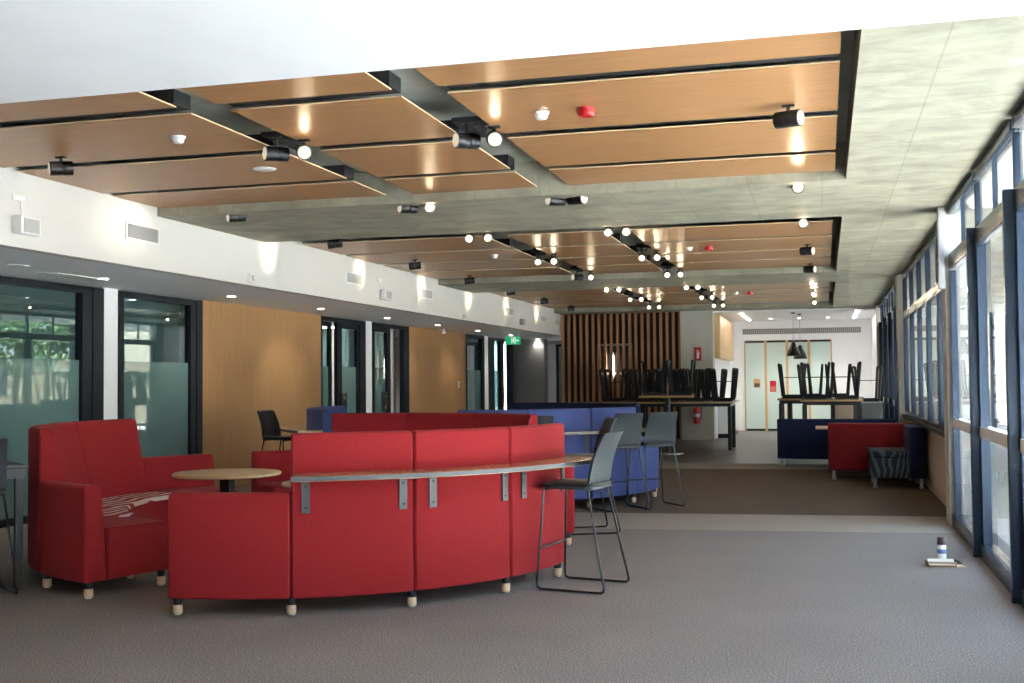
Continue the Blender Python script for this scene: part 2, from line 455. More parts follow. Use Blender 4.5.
# black carrier rails over the gaps between the rows
for rows, gtxt in rowsets:
    ys = [(rows[i][1]+rows[i+1][0])/2 for i in range(len(rows)-1)]
    for i, y in enumerate(ys):
        if y < 6: continue
        k = i if len(ys) == 4 else i+1
        for x0, x1, ctxt in cols:
            mb = MB().box(x0+0.01, x1-0.01, y-0.10, y+0.10, ZP+0.028, ZP+0.12)
            o = build('ceiling_rail', mb, M_blackmatte, shift=((x0+x1)/2, y, ZP+0.028))
            tag(o, 'black rail over the %s panel gap %s %s' % (ORD[k-1], ctxt, gtxt), 'rail', 'black rails above the ceiling panels')
# black sheets put in for the dark void before the second and third panel fields
for i, (y0, y1, txt) in enumerate([(12.34, 13.14, 'behind the near concrete beam'), (20.64, 21.5, 'behind the far concrete beam')]):
    o = build('void_shade_sheet', MB().box(-6.38, 0.14, y0, y1, ZP+0.16, ZP+0.2), M_blackmatte, shift=(-3, y0, ZP+0.16))
    tag(o, 'black sheet for the dark void running across %s' % txt, 'shade sheet', 'black sheets for the ceiling voids')

# ------------------------------------------------------------------ spotlights
LZ = 3.13
LY = [7.52, 10.24, 12.62, 15.40, 18.0, 20.58, 23.2, 25.8]
LYT = ['first row from the entrance', 'under the near concrete beam', 'just behind the near concrete beam', 'middle of the second panel field',
       'end of the second panel field', 'just behind the far concrete beam', 'in the third panel field', 'last row before the slat wall']
def light(name, kind, loc, rot, energy, col, **kw):
    l = bpy.data.lights.new(name, kind); l.energy = energy; l.color = col
    for k, v in kw.items(): setattr(l, k, v)
    o = bpy.data.objects.new(name, l); COL.objects.link(o); o.location = loc; o.rotation_euler = rot
    return o
def aim(d):
    return Vector(d).to_track_quat('-Z', 'Y').to_euler()
def spot(x, y, d, lit, label, power=0.0):
    t = thing('spotlight', label, 'spotlight', (x, y, LZ), 0, 'black ceiling spotlights')
    d = Vector(d).normalized()
    c = Vector((x, y, LZ))
    b = MB()
    b.cyl(c-d*0.085, c-d*0.01, 0.055, n=24); b.cyl(c-d*0.01, c+d*0.0, 0.052, n=24); b.cyl(c, c+d*0.085, 0.055, n=24)
    build('housing', b, M_black, t, bev=0.004)
    s = MB(); zt = ZP+0.044 if x in (-3.84, -3.97, -2.38, -2.33) and not -3.97 > x-0.001 > -3.98 else ZP-0.001
    s.cyl(c+Vector((0,0,0.05)), (x, y, zt-0.01), 0.012, n=10)
    s.box(x-0.04, x+0.04, y-0.02, y+0.02, zt-0.012, zt)
    build('mounting_stem', s, M_black, t)
    l = MB(); l.cyl(c+d*0.0855, c+d*0.088, 0.047, n=24)
    rf = build('reflector', l, M_lens_dim, t)
    if lit: build('lens', MB().cyl(c+d*0.0885, c+d*0.091, 0.024, n=24), M_lens_on, rf)
    if power:
        e = light('lamp_beam', 'SPOT', c+d*0.10, aim(d), power, (1.0, 0.80, 0.55), spot_size=R(44), spot_blend=1.0, shadow_soft_size=0.04)
        e.parent = t; e.location = d*0.10
CAMV = lambda x, y: Vector((0-x, 0-y, 0)).normalized()
for i, y in enumerate(LY):
    g = LYT[i]
    # wall washers beside the bulkhead
    spot(-5.67, y, (-1, -0.3, -0.13) if i > 1 else (-0.75, -0.7, -0.1), False, 'black spotlight turned to the white bulkhead, %s' % g, 12 if i not in (0,) else 0)
    lit = {0: (False, True, False, True), 1: (False, True, False, False), 2: (True, True, True, True)}.get(i, (True, True, True, True))
    if i == 3: lit = (True, True, True, True)
    if i == 4: lit = (False, True, True, True)
    for x, l, s, wtxt in ((-3.84, lit[0], -1, 'bulkhead-side lamp of the pair nearer the bulkhead'), (-3.62, lit[1], 1, 'window-side lamp of the pair nearer the bulkhead'),
                    (-2.38, lit[2], -1, 'bulkhead-side lamp of the pair nearer the windows'), (-2.18, lit[3], 1, 'window-side lamp of the pair nearer the windows')):
        if i == 2: x += -0.13 if x < -3 else 0.05
        if l: d = CAMV(x, y)+Vector((0.05*s, 0, -0.25))
        else: d = Vector((s, -1.0 if s < 0 else -0.5, -0.05))
        spot(x, y, d, l, '%s spotlight, %s, %s' % ('glowing' if l else 'black', wtxt, g), 4 if l else 0)
    # window side
    litr = i not in (0, 3, 4)
    d = CAMV(-0.2, y)+Vector((0, 0, -0.15)) if litr else Vector((1, -0.5, -0.05))
    spot(-0.2, y, d, litr, '%s single spotlight beside the concrete strip, %s' % ('glowing' if litr else 'dark', g), 5 if litr else 0)
# black mounting plates crossing the lengthwise gaps over each lamp pair
for i, y in enumerate(LY):
    for x0, x1, txt in ((-3.935, -3.62, 'bulkhead'), (-2.465, -2.14, 'windows')):
        yb = y+0.32
        b = MB().box(x0-0.02, x1, y-0.02, y+0.16, ZP+0.045, ZP+0.075)
        b.box(x0-0.02, x0+0.07, y+0.1601, y+0.55, ZP+0.05, ZP+0.12)
        o = build('mounting_plate', b, M_blackmatte, shift=(x0, y, ZP+0.045))
        tag(o, 'black plate over the lamp pair nearer the %s, %s' % (txt, LYT[i]), 'mounting plate', 'black plates over the lamp pairs')

# detectors on the panels
def detector(x, y, red, label):
    t = thing('smoke_detector' if not red else 'alarm_beacon', label, 'smoke detector' if not red else 'alarm beacon', (x, y, ZP))
    m = M_redplastic if red else M_whiteplastic
    build('base', MB().lathe([(0.047,-0.018),(0.052,-0.01),(0.052,0.0)], (x,y,ZP)), m, t)
    if red: build('beacon_lens', MB().lathe([(0.045,-0.055),(0.055,-0.045),(0.058,-0.03),(0.058,-0.0181)], (x,y,ZP)), m, t)
    else: build('sensor_cap', MB().lathe([(0.015,-0.052),(0.032,-0.048),(0.041,-0.036),(0.042,-0.0181)], (x,y,ZP)), m, t)
detector(-4.42, 7.15, False, 'white smoke detector on the bulkhead side timber panel near the white ceiling')
detector(-1.77, 7.22, False, 'white smoke detector next to the red beacon near the white ceiling')
detector(-1.465, 7.2, True, 'red alarm beacon on the timber panel near the white ceiling')
detector(-4.42, 15.2, False, 'white smoke detector on a bulkhead side panel between the concrete beams')
detector(-1.72, 15.2, False, 'white smoke detector next to the red beacon between the concrete beams')
detector(-1.46, 15.22, True, 'red alarm beacon on a panel between the concrete beams')
detector(-1.71, 23.3, False, 'white smoke detector beside the most distant red beacon past the far beam')
detector(-1.44, 23.4, True, 'red alarm beacon on a panel past the far concrete beam')
t = thing('ceiling_speaker', 'flat white round ceiling speaker in a timber panel above the bulkhead seating', 'speaker', (-4.42, 8.45, ZP))
build('grille', MB().lathe([(0.085,-0.008),(0.095,-0.004),(0.095,0)], (-4.42,8.45,ZP)), M_whiteplastic, t)

# ------------------------------------------------------------------ bulkhead fittings
def grille(y, label):
    t = thing('air_grille', label, 'air vent', (XB, y, 2.86), 0, 'air grilles in the white bulkhead')
    w, h, z0 = 0.56, 0.17, 2.85
    b = MB()
    b.box(XB+0.001, XB+0.014, y-w/2, y+w/2, z0, z0+0.018); b.box(XB+0.001, XB+0.014, y-w/2, y+w/2, z0+h-0.018, z0+h)
    b.box(XB+0.001, XB+0.014, y-w/2, y-w/2+0.018, z0+0.018, z0+h-0.018); b.box(XB+0.001, XB+0.014, y+w/2-0.018, y+w/2, z0+0.018, z0+h-0.018)
    build('grille_frame', b, M_whiteplastic, t)
    s = MB()
    for k in range(26):
        yy = y-w/2+0.03+k*(w-0.06)/25
        s.obox((XB+0.006, yy, z0+h/2), (0.012, 0.004, h-0.04), 0.6)
    build('louvre_blades', s, M_grille, t)
for k, (y, tx) in enumerate([(9.76,'nearest the entrance'),(14.95,'over the second row of timber wall panelling'),(18.02,'over the folding glass doors'),(23.2,'past the far concrete beam'),(26.2,'just past the exit sign'),(27.7,'at the slat wall end')]):
    if tx == 'nearest the entrance': tx = 'closest to the square white speaker box'
    grille(y, 'grey slotted air grille in the white bulkhead, %s' % tx)
def wallbox(y, z0, z1, d, w, label, name='mounted_sensor', cat='sensor', mat=None):
    t = thing(name, label, cat, (XB, y, z0))
    build('housing', MB().box(XB+0.001, XB+d, y-w/2, y+w/2, z0, z1), mat or M_whiteplastic, t, bev=0.012)
    build('face_plate', MB().box(XB+d+0.0005, XB+d+0.006, y-w*0.38, y+w*0.38, z0+0.015, z1-0.015), M_grille, t, bev=0.002)
    return t
wallbox(8.02, 2.705, 2.85, 0.10, 0.25, 'square white speaker box mounted on the bulkhead near the white ceiling', 'mounted_speaker', 'speaker')
t = thing('power_outlet', 'small white outlet plate above the square speaker box', 'outlet', (XB, 7.98, 2.98))
build('plate', MB().box(XB+0.001, XB+0.012, 7.9, 8.05, 2.985, 3.03), M_whiteplastic, t, bev=0.003)
build('cable', MB().tube([(XB+0.013, 7.99, 2.985),(XB+0.012, 8.0, 2.93),(XB+0.012,8.02,2.86)], 0.006), M_whiteplastic, t)
wallbox(11.9, 2.625, 2.73, 0.05, 0.07, 'small white sensor low on the bulkhead opposite the near concrete beam')
wallbox(16.06, 2.70, 2.845, 0.10, 0.26, 'white wireless box on the bulkhead between two air grilles', 'mounted_box', 'wireless box')
t = thing('power_outlet', 'small outlet plate above the white wireless box', 'outlet', (XB, 15.93, 2.96))
build('plate', MB().box(XB+0.001, XB+0.012, 15.84, 16.02, 2.965, 3.015), M_whiteplastic, t, bev=0.003)
wallbox(20.0, 2.61, 2.70, 0.05, 0.09, 'small white sensor low on the bulkhead past the far concrete beam')
wallbox(24.15, 2.69, 2.83, 0.10, 0.22, 'grey box on the bulkhead close to the slat wall', 'mounted_speaker', 'speaker', M_grille)

# downlights in the soffit
for k in range(9):
    y = 10.6+2.74*k
    t = thing('downlight', 'round recessed downlight in the grey soffit, %s from the red sofas' % ORD[k], 'downlight', (-7.46, y, ZS), 0, 'downlights in the grey soffit')
    build('trim_ring', MB().lathe([(0.062,-0.006),(0.066,-0.003),(0.066,0)], (-7.46,y,ZS)), M_whiteplastic, t)
    build('lens', MB().cyl((-7.46,y,ZS-0.0065),(-7.46,y,ZS-0.008), 0.05, n=20), M_downlight, t)
    e = light('downlight_beam', 'SPOT', (-7.46, y, ZS-0.02), (0,0,0), 13, (1.0,0.93,0.82), spot_size=R(130), spot_blend=0.8, shadow_soft_size=0.05)
    e.parent = t; e.location = (0,0,-0.02)
t = thing('ceiling_sensor', 'flat round sensor in the grey soffit near the glazed office', 'sensor', (-7.4, 9.2, ZS))
build('disc', MB().lathe([(0.09,-0.01),(0.1,-0.005),(0.1,0)], (-7.4,9.2,ZS)), M_whiteplastic, t)
t = thing('air_diffuser', 'rectangular white slot diffuser in the grey soffit by the glazed office', 'air vent', (-7.62, 10.3, ZS))
d = MB(); d.box(-7.75,-7.5,9.9,10.75,ZS-0.008,ZS)
build('face', d, M_whiteplastic, t)

# exit sign
t = thing('exit_sign', 'green exit sign with a running figure hung below the soffit', 'exit sign', (-7.0, 25.6, 2.3))
build('sign_box', MB().box(-7.19,-6.83,25.6,25.64,2.315,2.50), M_exit, t, bev=0.004)
build('hanger', MB().box(-7.16,-7.14,25.61,25.63,2.50,ZS).box(-6.88,-6.86,25.61,25.63,2.50,ZS), M_whiteplastic, t)
pg = MB(); Yq = 25.5995
def q2(pts): 
    n = len(pts); vs = [(x, Yq, z) for x, z in pts]+[(x, Yq-0.003, z) for x, z in pts]
    pg.add(vs, [tuple(range(n)), tuple(range(2*n-1, n-1, -1))]+[(i, (i+1) % n, n+(i+1) % n, n+i) for i in range(n)])
q2([(-7.03,2.335),(-6.95,2.335),(-6.95,2.48),(-7.03,2.48)][0:0] or [(-7.05,2.33),(-7.042,2.33),(-7.042,2.485),(-7.05,2.485)])
q2([(-6.95,2.33),(-6.942,2.33),(-6.942,2.485),(-6.95,2.485)]); q2([(-7.042,2.477),(-6.95,2.477),(-6.95,2.485),(-7.042,2.485)])
pg.cyl((-6.985,Yq,2.457),(-6.985,Yq-0.003,2.457),0.011,n=14)
q2([(-7.002,2.445),(-6.978,2.447),(-6.988,2.398),(-7.010,2.396)])
q2([(-7.006,2.402),(-6.990,2.402),(-6.972,2.375),(-6.965,2.343),(-6.975,2.340),(-6.985,2.370)])
q2([(-7.010,2.402),(-6.998,2.396),(-7.012,2.368),(-7.034,2.358),(-7.036,2.367),(-7.018,2.376)])
q2([(-6.982,2.442),(-6.976,2.436),(-6.958,2.412),(-6.965,2.407)]); q2([(-7.002,2.442),(-7.008,2.436),(-7.028,2.412),(-7.021,2.407)])
q2([(-6.925,2.40),(-6.89,2.40),(-6.89,2.385),(-6.862,2.408),(-6.89,2.431),(-6.89,2.416),(-6.925,2.416)])
build('running_figure', pg, M_exitwhite, t)

# ------------------------------------------------------------------ glazed office wall
def pane_set(parent, y0, y1, z0, z1, x=XL, frost=True, zf=1.74):
    if frost:
        build('frosted_pane', MB().box(x-0.006, x+0.006, y0, y1, z0, zf), M_frost, parent)
        build('clear_pane', MB().box(x-0.006, x+0.006, y0, y1, zf, z1), M_glassL, parent)
    else:
        build('clear_pane', MB().box(x-0.006, x+0.006, y0, y1, z0, z1), M_glassL, parent)
def frame_ring(mb, y0, y1, z0, z1, wl, wr, wt, wb, x=XL, d=0.1):
    mb.box(x-d/2, x+d/2, y0, y0+wl, z0, z1); mb.box(x-d/2, x+d/2, y1-wr, y1, z0, z1)
    mb.box(x-d/2, x+d/2, y0+wl, y1-wr, z1-wt, z1); mb.box(x-d/2, x+d/2, y0+wl, y1-wr, z0, z0+wb)
ZG = 2.585
def office_window(n, y0, y1, jr=0.28, jl=0.1):
    g = sgroup('window_%d' % n, (XL, y0, 0))
    m = MB(); frame_ring(m, y0, y1, 0, ZG, jl, jr, 0.075, 0.08)
    build('frame', m, M_frame_black, g)
    m2 = MB()
    m2.box(XL+0.051, XL+0.06, y1-jr*0.55, y1-jr*0.50, 0, ZG); build('frame_rib', m2, M_frame_black, g)
    pane_set(g, y0+jl, y1-jr, 0.08, ZG-0.075)
office_window(1, 4.6, 8.2, 0.12)
office_window(2, 8.2, 11.6, 0.40)
office_window(3, 11.90, 13.80, 0.30)
struct('wall_column_office', MB().box(XL-0.3, XL+0.03, 11.60, 11.90, 0, ZS), M_white)
struct('wall_timber_lining', MB().box(XL-0.08, XL+0.05, 13.80, 17.56, 0, ZS), M_timberwall)
struct('wall_timber_lining_far', MB().box(XL-0.08, XL+0.05, 21.77, 25.54, 0, ZS), M_timberwall)
struct('wall_column_doors', MB().box(XL-0.3, XL+0.03, 19.50, 19.84, 0, ZS), M_white)
struct('wall_column_far', MB().box(XL-0.3, XL+0.03, 27.08, 27.46, 0, ZS), M_white)
struct('wall_left_entrance', MB().box(XL-0.1, XL+0.05, YB, 4.6, 0, 2.85), M_timberwall)
# folding glass door with a lock plate
def lockplate(p, y, x=XL+0.056):
    o = build('lock_plate', MB().box(x, x+0.02, y-0.11, y+0.11, 0.92, 1.28), M_black, p, bev=0.004)
    build('lock_cylinder', MB().cyl((x+0.0201, y, 1.19),(x+0.032, y, 1.19), 0.022, n=16).cyl((x+0.0201, y, 0.98),(x+0.03, y, 0.98), 0.03, n=16), M_steel, o)
g = sgroup('door_1', (XL, 17.56, 0))
m = MB(); frame_ring(m, 17.56, 19.50, 0, ZG, 0.07, 0.28, 0.07, 0.03)
build('frame', m, M_frame_black, g)
m = MB(); frame_ring(m, 18.27, 19.22, 0.03, ZG-0.07, 0.20, 0.08, 0.10, 0.14, d=0.06)
leaf = build('sliding_leaf', m, M_frame_black, g)
pane_set(g, 18.47, 19.14, 0.17, ZG-0.17)
m = MB(); frame_ring(m, 17.63, 18.25, 0.03, ZG-0.07, 0.05, 0.10, 0.07, 0.14, d=0.05, x=XL-0.09)
build('side_light_frame', m, M_frame_black, g); pane_set(g, 17.68, 18.15, 0.17, ZG-0.14, x=XL-0.09)
lockplate(g, 18.52, XL+0.032)
g = sgroup('door_2', (XL, 19.84, 0))
m = MB(); frame_ring(m, 19.84, 21.77, 0, ZG, 0.06, 0.30, 0.07, 0.03)
build('frame', m, M_frame_black, g)
m = MB(); frame_ring(m, 19.92, 20.78, 0.03, ZG-0.07, 0.06, 0.20, 0.09, 0.14, d=0.06)
build('sliding_leaf', m, M_frame_black, g)
pane_set(g, 19.98, 20.58, 0.17, ZG-0.16); lockplate(g, 20.45, XL+0.032)
office_window(4, 25.54, 27.08, 0.22)
g = sgroup('door_3', (XL, 27.46, 0))
m = MB(); frame_ring(m, 27.46, 29.75, 0, ZG, 0.5, 0.35, 0.07, 0.03)
m.box(XL-0.05, XL+0.05, 28.55, 28.85, 0.03, ZG-0.07)
build('frame', m, M_frame_black, g); pane_set(g, 27.96, 28.55, 0.03, ZG-0.07); lockplate(g, 28.7, XL+0.052)
struct('wall_corridor_grey', MB().prism([(-8.3,29.75),(-7.9,29.72),(-7.3,29.85),(-7.24,30.0),(-7.3,30.15),(-8.3,30.2)], 0, ZS), M_greywall)
g = sgroup('door_4', (-7.2, 31.5, 0))
m = MB(); m.box(-7.35,-7.28,31.45,31.55,0,2.5); m.box(-6.75,-6.62,31.45,31.55,0,2.5); m.box(-7.28,-6.75,31.45,31.55,2.43,2.5)
build('frame', m, M_frame_black, g)
build('frosted_pane', MB().box(-7.28,-6.75,31.49,31.51,0.02,1.74), M_frost, g); build('clear_pane', MB().box(-7.28,-6.75,31.49,31.51,1.74,2.43), M_glassL, g)
struct('wall_corridor_end', MB().box(-8.5,-2.85,34.2,34.4,0,3.3), M_greywall)
struct('wall_corridor_side', MB().box(-6.43,-6.3,28.4,34.2,0,ZS), M_greywall)
struct('ceiling_store', MB().box(-6.3,-2.85,28.3,34.4,3.3,3.4), M_greywall)
struct('wall_corridor_head', MB().box(-8.3,-6.43,31.4,31.6,2.5,ZS), M_greywall)
# rooms behind the glass
struct('wall_office_back', MB().box(-13.2,-13.0,YB,34.4,0,3.3), M_bulk)
struct('ceiling_office', MB().box(-13.0, -8.35, 4.73, 34.4, 2.62, 2.72), M_soffit)
for k, y in enumerate((4.6, 13.8, 17.5, 21.8, 27.3)):
    struct('wall_office_partition_%d' % (k+1), MB().box(-13.0, XL-0.31, y, y+0.12, 0, 2.62), M_bulk)
for k, (x, y, txt) in enumerate([(-10.0, 7.4, 'first glazed office'), (-10.0, 11.2, 'first glazed office, deeper along the glass'), (-10.2, 15.6, 'office behind the timber lining'), (-10.2, 19.0, 'office behind the folding glass doors'), (-10.2, 24.8, 'office past the clear door')]):  # added lamps that brighten the rooms behind the glass
    t = thing('downlight', 'added recessed downlight brightening the %s' % txt, 'downlight', (x, y, 2.62), 0, 'added downlights brightening the offices')
    build('trim_ring', MB().lathe([(0.062,-0.006),(0.066,-0.003),(0.066,0)], (x,y,2.62)), M_whiteplastic, t)
    build('lens', MB().cyl((x,y,2.6135),(x,y,2.612), 0.05, n=20), M_downlight, t)
    e = light('downlight_beam', 'SPOT', (x,y,2.6), (0,0,0), 60, (0.95,0.97,1.0), spot_size=R(140), spot_blend=0.8, shadow_soft_size=0.05)
    e.parent = t; e.location = (0,0,-0.02)
t = thing('office_ceiling_light', 'long white ceiling light in the office behind the clear glass door', 'ceiling light', (-10.4, 22.2, 2.55))
build('diffuser', MB().box(-12.4,-9.0,20.9,21.0,2.55,2.575), M_linear, t); build('housing', MB().box(-12.4,-9.0,20.88,21.02,2.576,2.62), M_whiteplastic, t)
t = thing('picture_poster', 'green and pink poster seen through the clear glass door', 'poster', (-12.99, 20.5, 1.2))
build('sheet', MB().box(-9.75,-9.0,21.78,21.795,1.1,1.55), plain('poster_pink', (0.42,0.30,0.27), 0.7), t)
build('heading', MB().box(-9.75,-9.0,21.777,21.795,1.5501,1.65), M_greenplastic, t)
# switch plates
t = thing('light_switch', 'small white switch plate on the far timber wall lining', 'light switch', (XL+0.05, 25.0, 1.3))
build('plate', MB().box(XL+0.0505, XL+0.06, 24.94, 25.04, 1.32, 1.47), M_whiteplastic, t, bev=0.003)
build('rocker', MB().box(XL+0.0605, XL+0.066, 24.97, 25.01, 1.36, 1.43), M_grille, t)
t = thing('ceiling_camera', 'small white camera under the soffit by the far timber wall', 'camera', (-7.9, 23.2, 2.5))
build('bracket', MB().cyl((-7.9,23.2,2.54),(-7.9,23.2,2.6),0.03), M_whiteplastic, t); build('dome', MB().lathe([(0.02,-0.11),(0.045,-0.09),(0.05,-0.06)], (-7.9,23.2,2.6)), M_whiteplastic, t)

# ------------------------------------------------------------------ slat wall, grey panel, kitchen, far wall
YSL = 28.0
struct('wall_slat_backing', MB().box(XB, -3.40, YSL+0.25, YSL+0.4, 0, 3.2), plain('slat_backing', (0.05,0.032,0.024), 0.8))
n = 20
for k in range(n):
    x = XB+0.03+k*(3.03-0.09)/(n-1)
    o = build('timber_slat', MB().box(x, x+0.062, YSL, YSL+0.09, 0, 3.13), M_slat, shift=(x, YSL, 0))
    tag(o, 'upright timber slat in the screen wall, %s' % (('%s from the bulkhead end' % ORD[k]) if k < 10 else '%s from the grey panel end' % ORD[n-1-k]), 'timber slat', 'slats of the timber screen wall')
struct('wall_grey_panel', MB().box(-3.40, -2.62, YSL-0.05, YSL+0.35, 0, 3.14).box(-3.02,-3.012,YSL-0.054,YSL-0.05,0,3.14), M_greypanel)
struct('wall_kitchen', MB().box(-2.85, -2.62, YSL+0.35, YF, 0, 3.1), M_white)
t = thing('display_screen', 'framed dark screen seen between the timber slats', 'screen', (-5.1, YSL+0.23, 1.6))
build('frame', MB().box(-5.53,-4.64,YSL+0.20,YSL+0.24,1.6,2.38), M_greywall, t); build('glass', MB().box(-5.47,-4.70,YSL+0.193,YSL+0.1995,1.66,2.32), M_black, t)
t = thing('glowing_gap', 'bright upright gap behind the slats, made as a glowing strip', 'bright gap', (-5.12, YSL+0.16, 1.55))  # glowing strip put in for the bright gap behind the slats
build('tube', MB().box(-5.15,-5.10,YSL+0.13,YSL+0.17,1.57,2.08), M_linear, t); build('gap_backing', MB().box(-5.15,-5.10,YSL+0.171,YSL+0.192,1.5,2.15), M_whiteplastic, t)
# fire extinguisher and sign
t = thing('extinguisher_sign', 'red sign with a white extinguisher symbol on the grey panel', 'sign', (-2.97, YSL-0.055, 1.92))
yy = YSL-0.056
build('board', MB().box(-3.06,-2.90,yy-0.006,yy,1.92,2.25), M_redplastic, t)
sg = MB(); sg.box(-3.01,-2.955,yy-0.009,yy-0.0065,1.97,2.12); sg.box(-2.995,-2.97,yy-0.009,yy-0.0065,2.12,2.155); sg.box(-3.02,-2.97,yy-0.009,yy-0.0065,2.155,2.172); sg.box(-2.955,-2.945,yy-0.009,yy-0.0065,2.06,2.15)
build('symbol', sg, M_whiteplastic, t)
t = thing('fire_extinguisher', 'red fire extinguisher hung on the grey panel below its sign', 'fire extinguisher', (-3.02, YSL-0.15, 0.38))
cx, cy = -3.02, YSL-0.14
build('cylinder', MB().lathe([(0.05,0.38),(0.078,0.395),(0.08,0.42),(0.08,0.72),(0.07,0.77),(0.03,0.80)], (cx,cy,0)), M_redplastic, t)
build('label_band', MB().lathe([(0.0805,0.55),(0.0812,0.551),(0.0812,0.63),(0.0805,0.631)], (cx,cy,0)), M_whiteplastic, t)
build('valve', MB().cyl((cx,cy,0.80),(cx,cy,0.85),0.022).box(cx-0.02,cx+0.06,cy-0.012,cy+0.012,0.85,0.865).box(cx-0.02,cx+0.08,cy-0.012,cy+0.012,0.88,0.893), M_black, t)
build('mounting_bracket', MB().box(cx-0.03,cx+0.03,cy+0.081,cy+0.089,0.5,0.75), M_black, t)
build('hose', MB().tube(fillet3([(cx+0.03,cy-0.02,0.83),(cx+0.12,cy-0.03,0.80),(cx+0.10,cy-0.03,0.5)],0.05), 0.011), M_black, t)
# kitchen
t = thing('overhead_cupboard', 'pale timber overhead cupboard beside the grey panel', 'cupboard', (-2.5, 28.4, 1.98))
build('carcass', MB().box(-2.618,-2.50,28.36,32.6,1.98,3.06), M_cabwood, t)
build('mounting_rail', MB().box(-2.618,-2.60,28.4,32.5,3.061,3.09), M_grille, t)
for k in range(4):
    build('door', MB().box(-2.499,-2.48,28.37+k*1.06,29.42+k*1.06,1.985,3.055), M_cabwood, t, bev=0.003)
t = thing('kitchen_bench', 'white kitchen bench unit along the far side wall', 'kitchen bench', (-2.4, 29, 0))
build('carcass', MB().box(-2.615,-2.30,28.9,31.8,0.1,0.86), M_white, t); build('worktop', MB().box(-2.615,-2.27,28.88,31.82,0.861,0.90), M_grille, t); build('kickboard', MB().box(-2.615,-2.34,28.9,31.8,0,0.1), M_black, t)
for k in range(3): build('door', MB().box(-2.299,-2.28,28.92+k*0.96,29.86+k*0.96,0.12,0.85), M_whiteplastic, t, bev=0.003)
# far wall and its doors
struct('wall_far', MB().box(-2.85, 1.45, YF, YF+0.2, 0, 3.4), M_white)
xs = [-2.21, -1.62, -1.03, -0.43, 0.19]
for k in range(4):
    g = sgroup('door_%d' % (5+k), ((xs[k]+xs[k+1])/2, YF, 0))
    x0, x1 = xs[k], xs[k+1]
    m = MB(); m.box(x0, x0+0.035, YF-0.05, YF-0.001, 0, 2.55); m.box(x1-0.035, x1, YF-0.05, YF-0.001, 0, 2.55)
    build('timber_frame', m, M_cabwood, g)
    build('top_track', MB().box(x0+0.035, x1-0.035, YF-0.05, YF-0.001, 2.49, 2.55), M_black, g)
    build('bottom_rail', MB().box(x0+0.035, x1-0.035, YF-0.05, YF-0.001, 0, 0.06), M_black, g)
    build('pane', MB().box(x0+0.035, x1-0.035, YF-0.035, YF-0.015, 0.06, 2.49), M_far_door, g)
def poster(name, label, x0, x1, z0, z1, c1, c2):
    t = thing(name, label, 'poster', ((x0+x1)/2, YF-0.04, z0))
    build('sheet', MB().box(x0,x1,YF-0.042,YF-0.0355,z0,z1), c1, t)
    build('picture', MB().box(x0+0.015,x1-0.015,YF-0.045,YF-0.0425,z0+0.02,z0+(z1-z0)*0.5), c2, t)
poster('notice_sheet', 'orange and brown notice on the pale folding door', -1.96,-1.78,1.22,1.47, plain('notice_orange',(0.60,0.33,0.16),0.6), plain('notice_brown',(0.12,0.08,0.06),0.6))
poster('notice_sheet', 'red notice on the second pale folding door', -1.51,-1.34,1.10,1.41, M_redplastic, plain('notice_salmon',(0.62,0.20,0.13),0.6))
# long air grille over the doors, one black-lined slot with blades
t = thing('air_grille', 'long slotted air grille above the pale folding doors', 'air vent', (-0.6, YF-0.01, 2.72))
build('grille_frame', MB().box(-2.25,0.98,YF-0.02,YF-0.001,2.73,2.885), M_grille, t)
m = MB()
for k in range(60): m.box(-2.22+k*0.0533,-2.20+k*0.0533,YF-0.026,YF-0.0205,2.75,2.865)
for z in (2.745, 2.866): m.box(-2.22,0.95,YF-0.026,YF-0.0205,z,z+0.006)
build('louvre_blades', m, plain('grille_dark',(0.16,0.155,0.15),0.5), t)
for k, (x, txt) in enumerate([(-2.0,'on the kitchen side'),(0.78,'on the window side')]):
    t = thing('linear_ceiling_light', 'long slim ceiling light of the far area %s' % txt, 'ceiling light', (x, 30.5, 3.1))
    build('diffuser', MB().box(x-0.03,x+0.03,28.6,32.2,3.088,3.0995), M_linear, t); build('end_cap', MB().box(x-0.03,x+0.03,28.57,28.599,3.085,3.0995).box(x-0.03,x+0.03,32.201,32.23,3.085,3.0995), M_whiteplastic, t)
for k, x in enumerate((-1.4, -0.65, 0.09)):
    t = thing('downlight', 'recessed downlight of the far white ceiling, %s from the kitchen side' % ORD[k], 'downlight', (x, 31.6, 3.1))
    build('trim_ring', MB().lathe([(0.06,-0.006),(0.064,-0.003),(0.064,0)], (x,31.6,3.1)), M_whiteplastic, t)
    build('lens', MB().cyl((x,31.6,3.0935),(x,31.6,3.092),0.048), M_downlight, t)
    e = light('downlight_beam', 'SPOT', (x,31.6,3.07), (0,0,0), 25, (1.0,0.93,0.82), spot_size=R(120), spot_blend=0.8, shadow_soft_size=0.05)
    e.parent = t; e.location = (0,0,-0.03)
# pendants
for k, (x, y, zb, txt) in enumerate([(-0.745,29.0,2.02,'black cone pendant lamp hung slightly higher before the folding doors'), (-0.60,29.6,1.96,'black cone pendant lamp hung slightly lower before the folding doors')]):
    t = thing('pendant_lamp', txt, 'pendant lamp', (x, y, zb), 0, 'pendant lamps')
    build('shade', MB().lathe([(0.165,0),(0.17,0.015),(0.145,0.12),(0.07,0.27),(0.05,0.33),(0.02,0.35)], (x,y,zb)), M_black, t)
    build('cord', MB().cyl((x,y,zb+0.351),(x,y,3.07),0.006,n=8), M_grille, t); build('ceiling_rose', MB().cyl((x,y,3.071),(x,y,3.1),0.05), M_black, t)

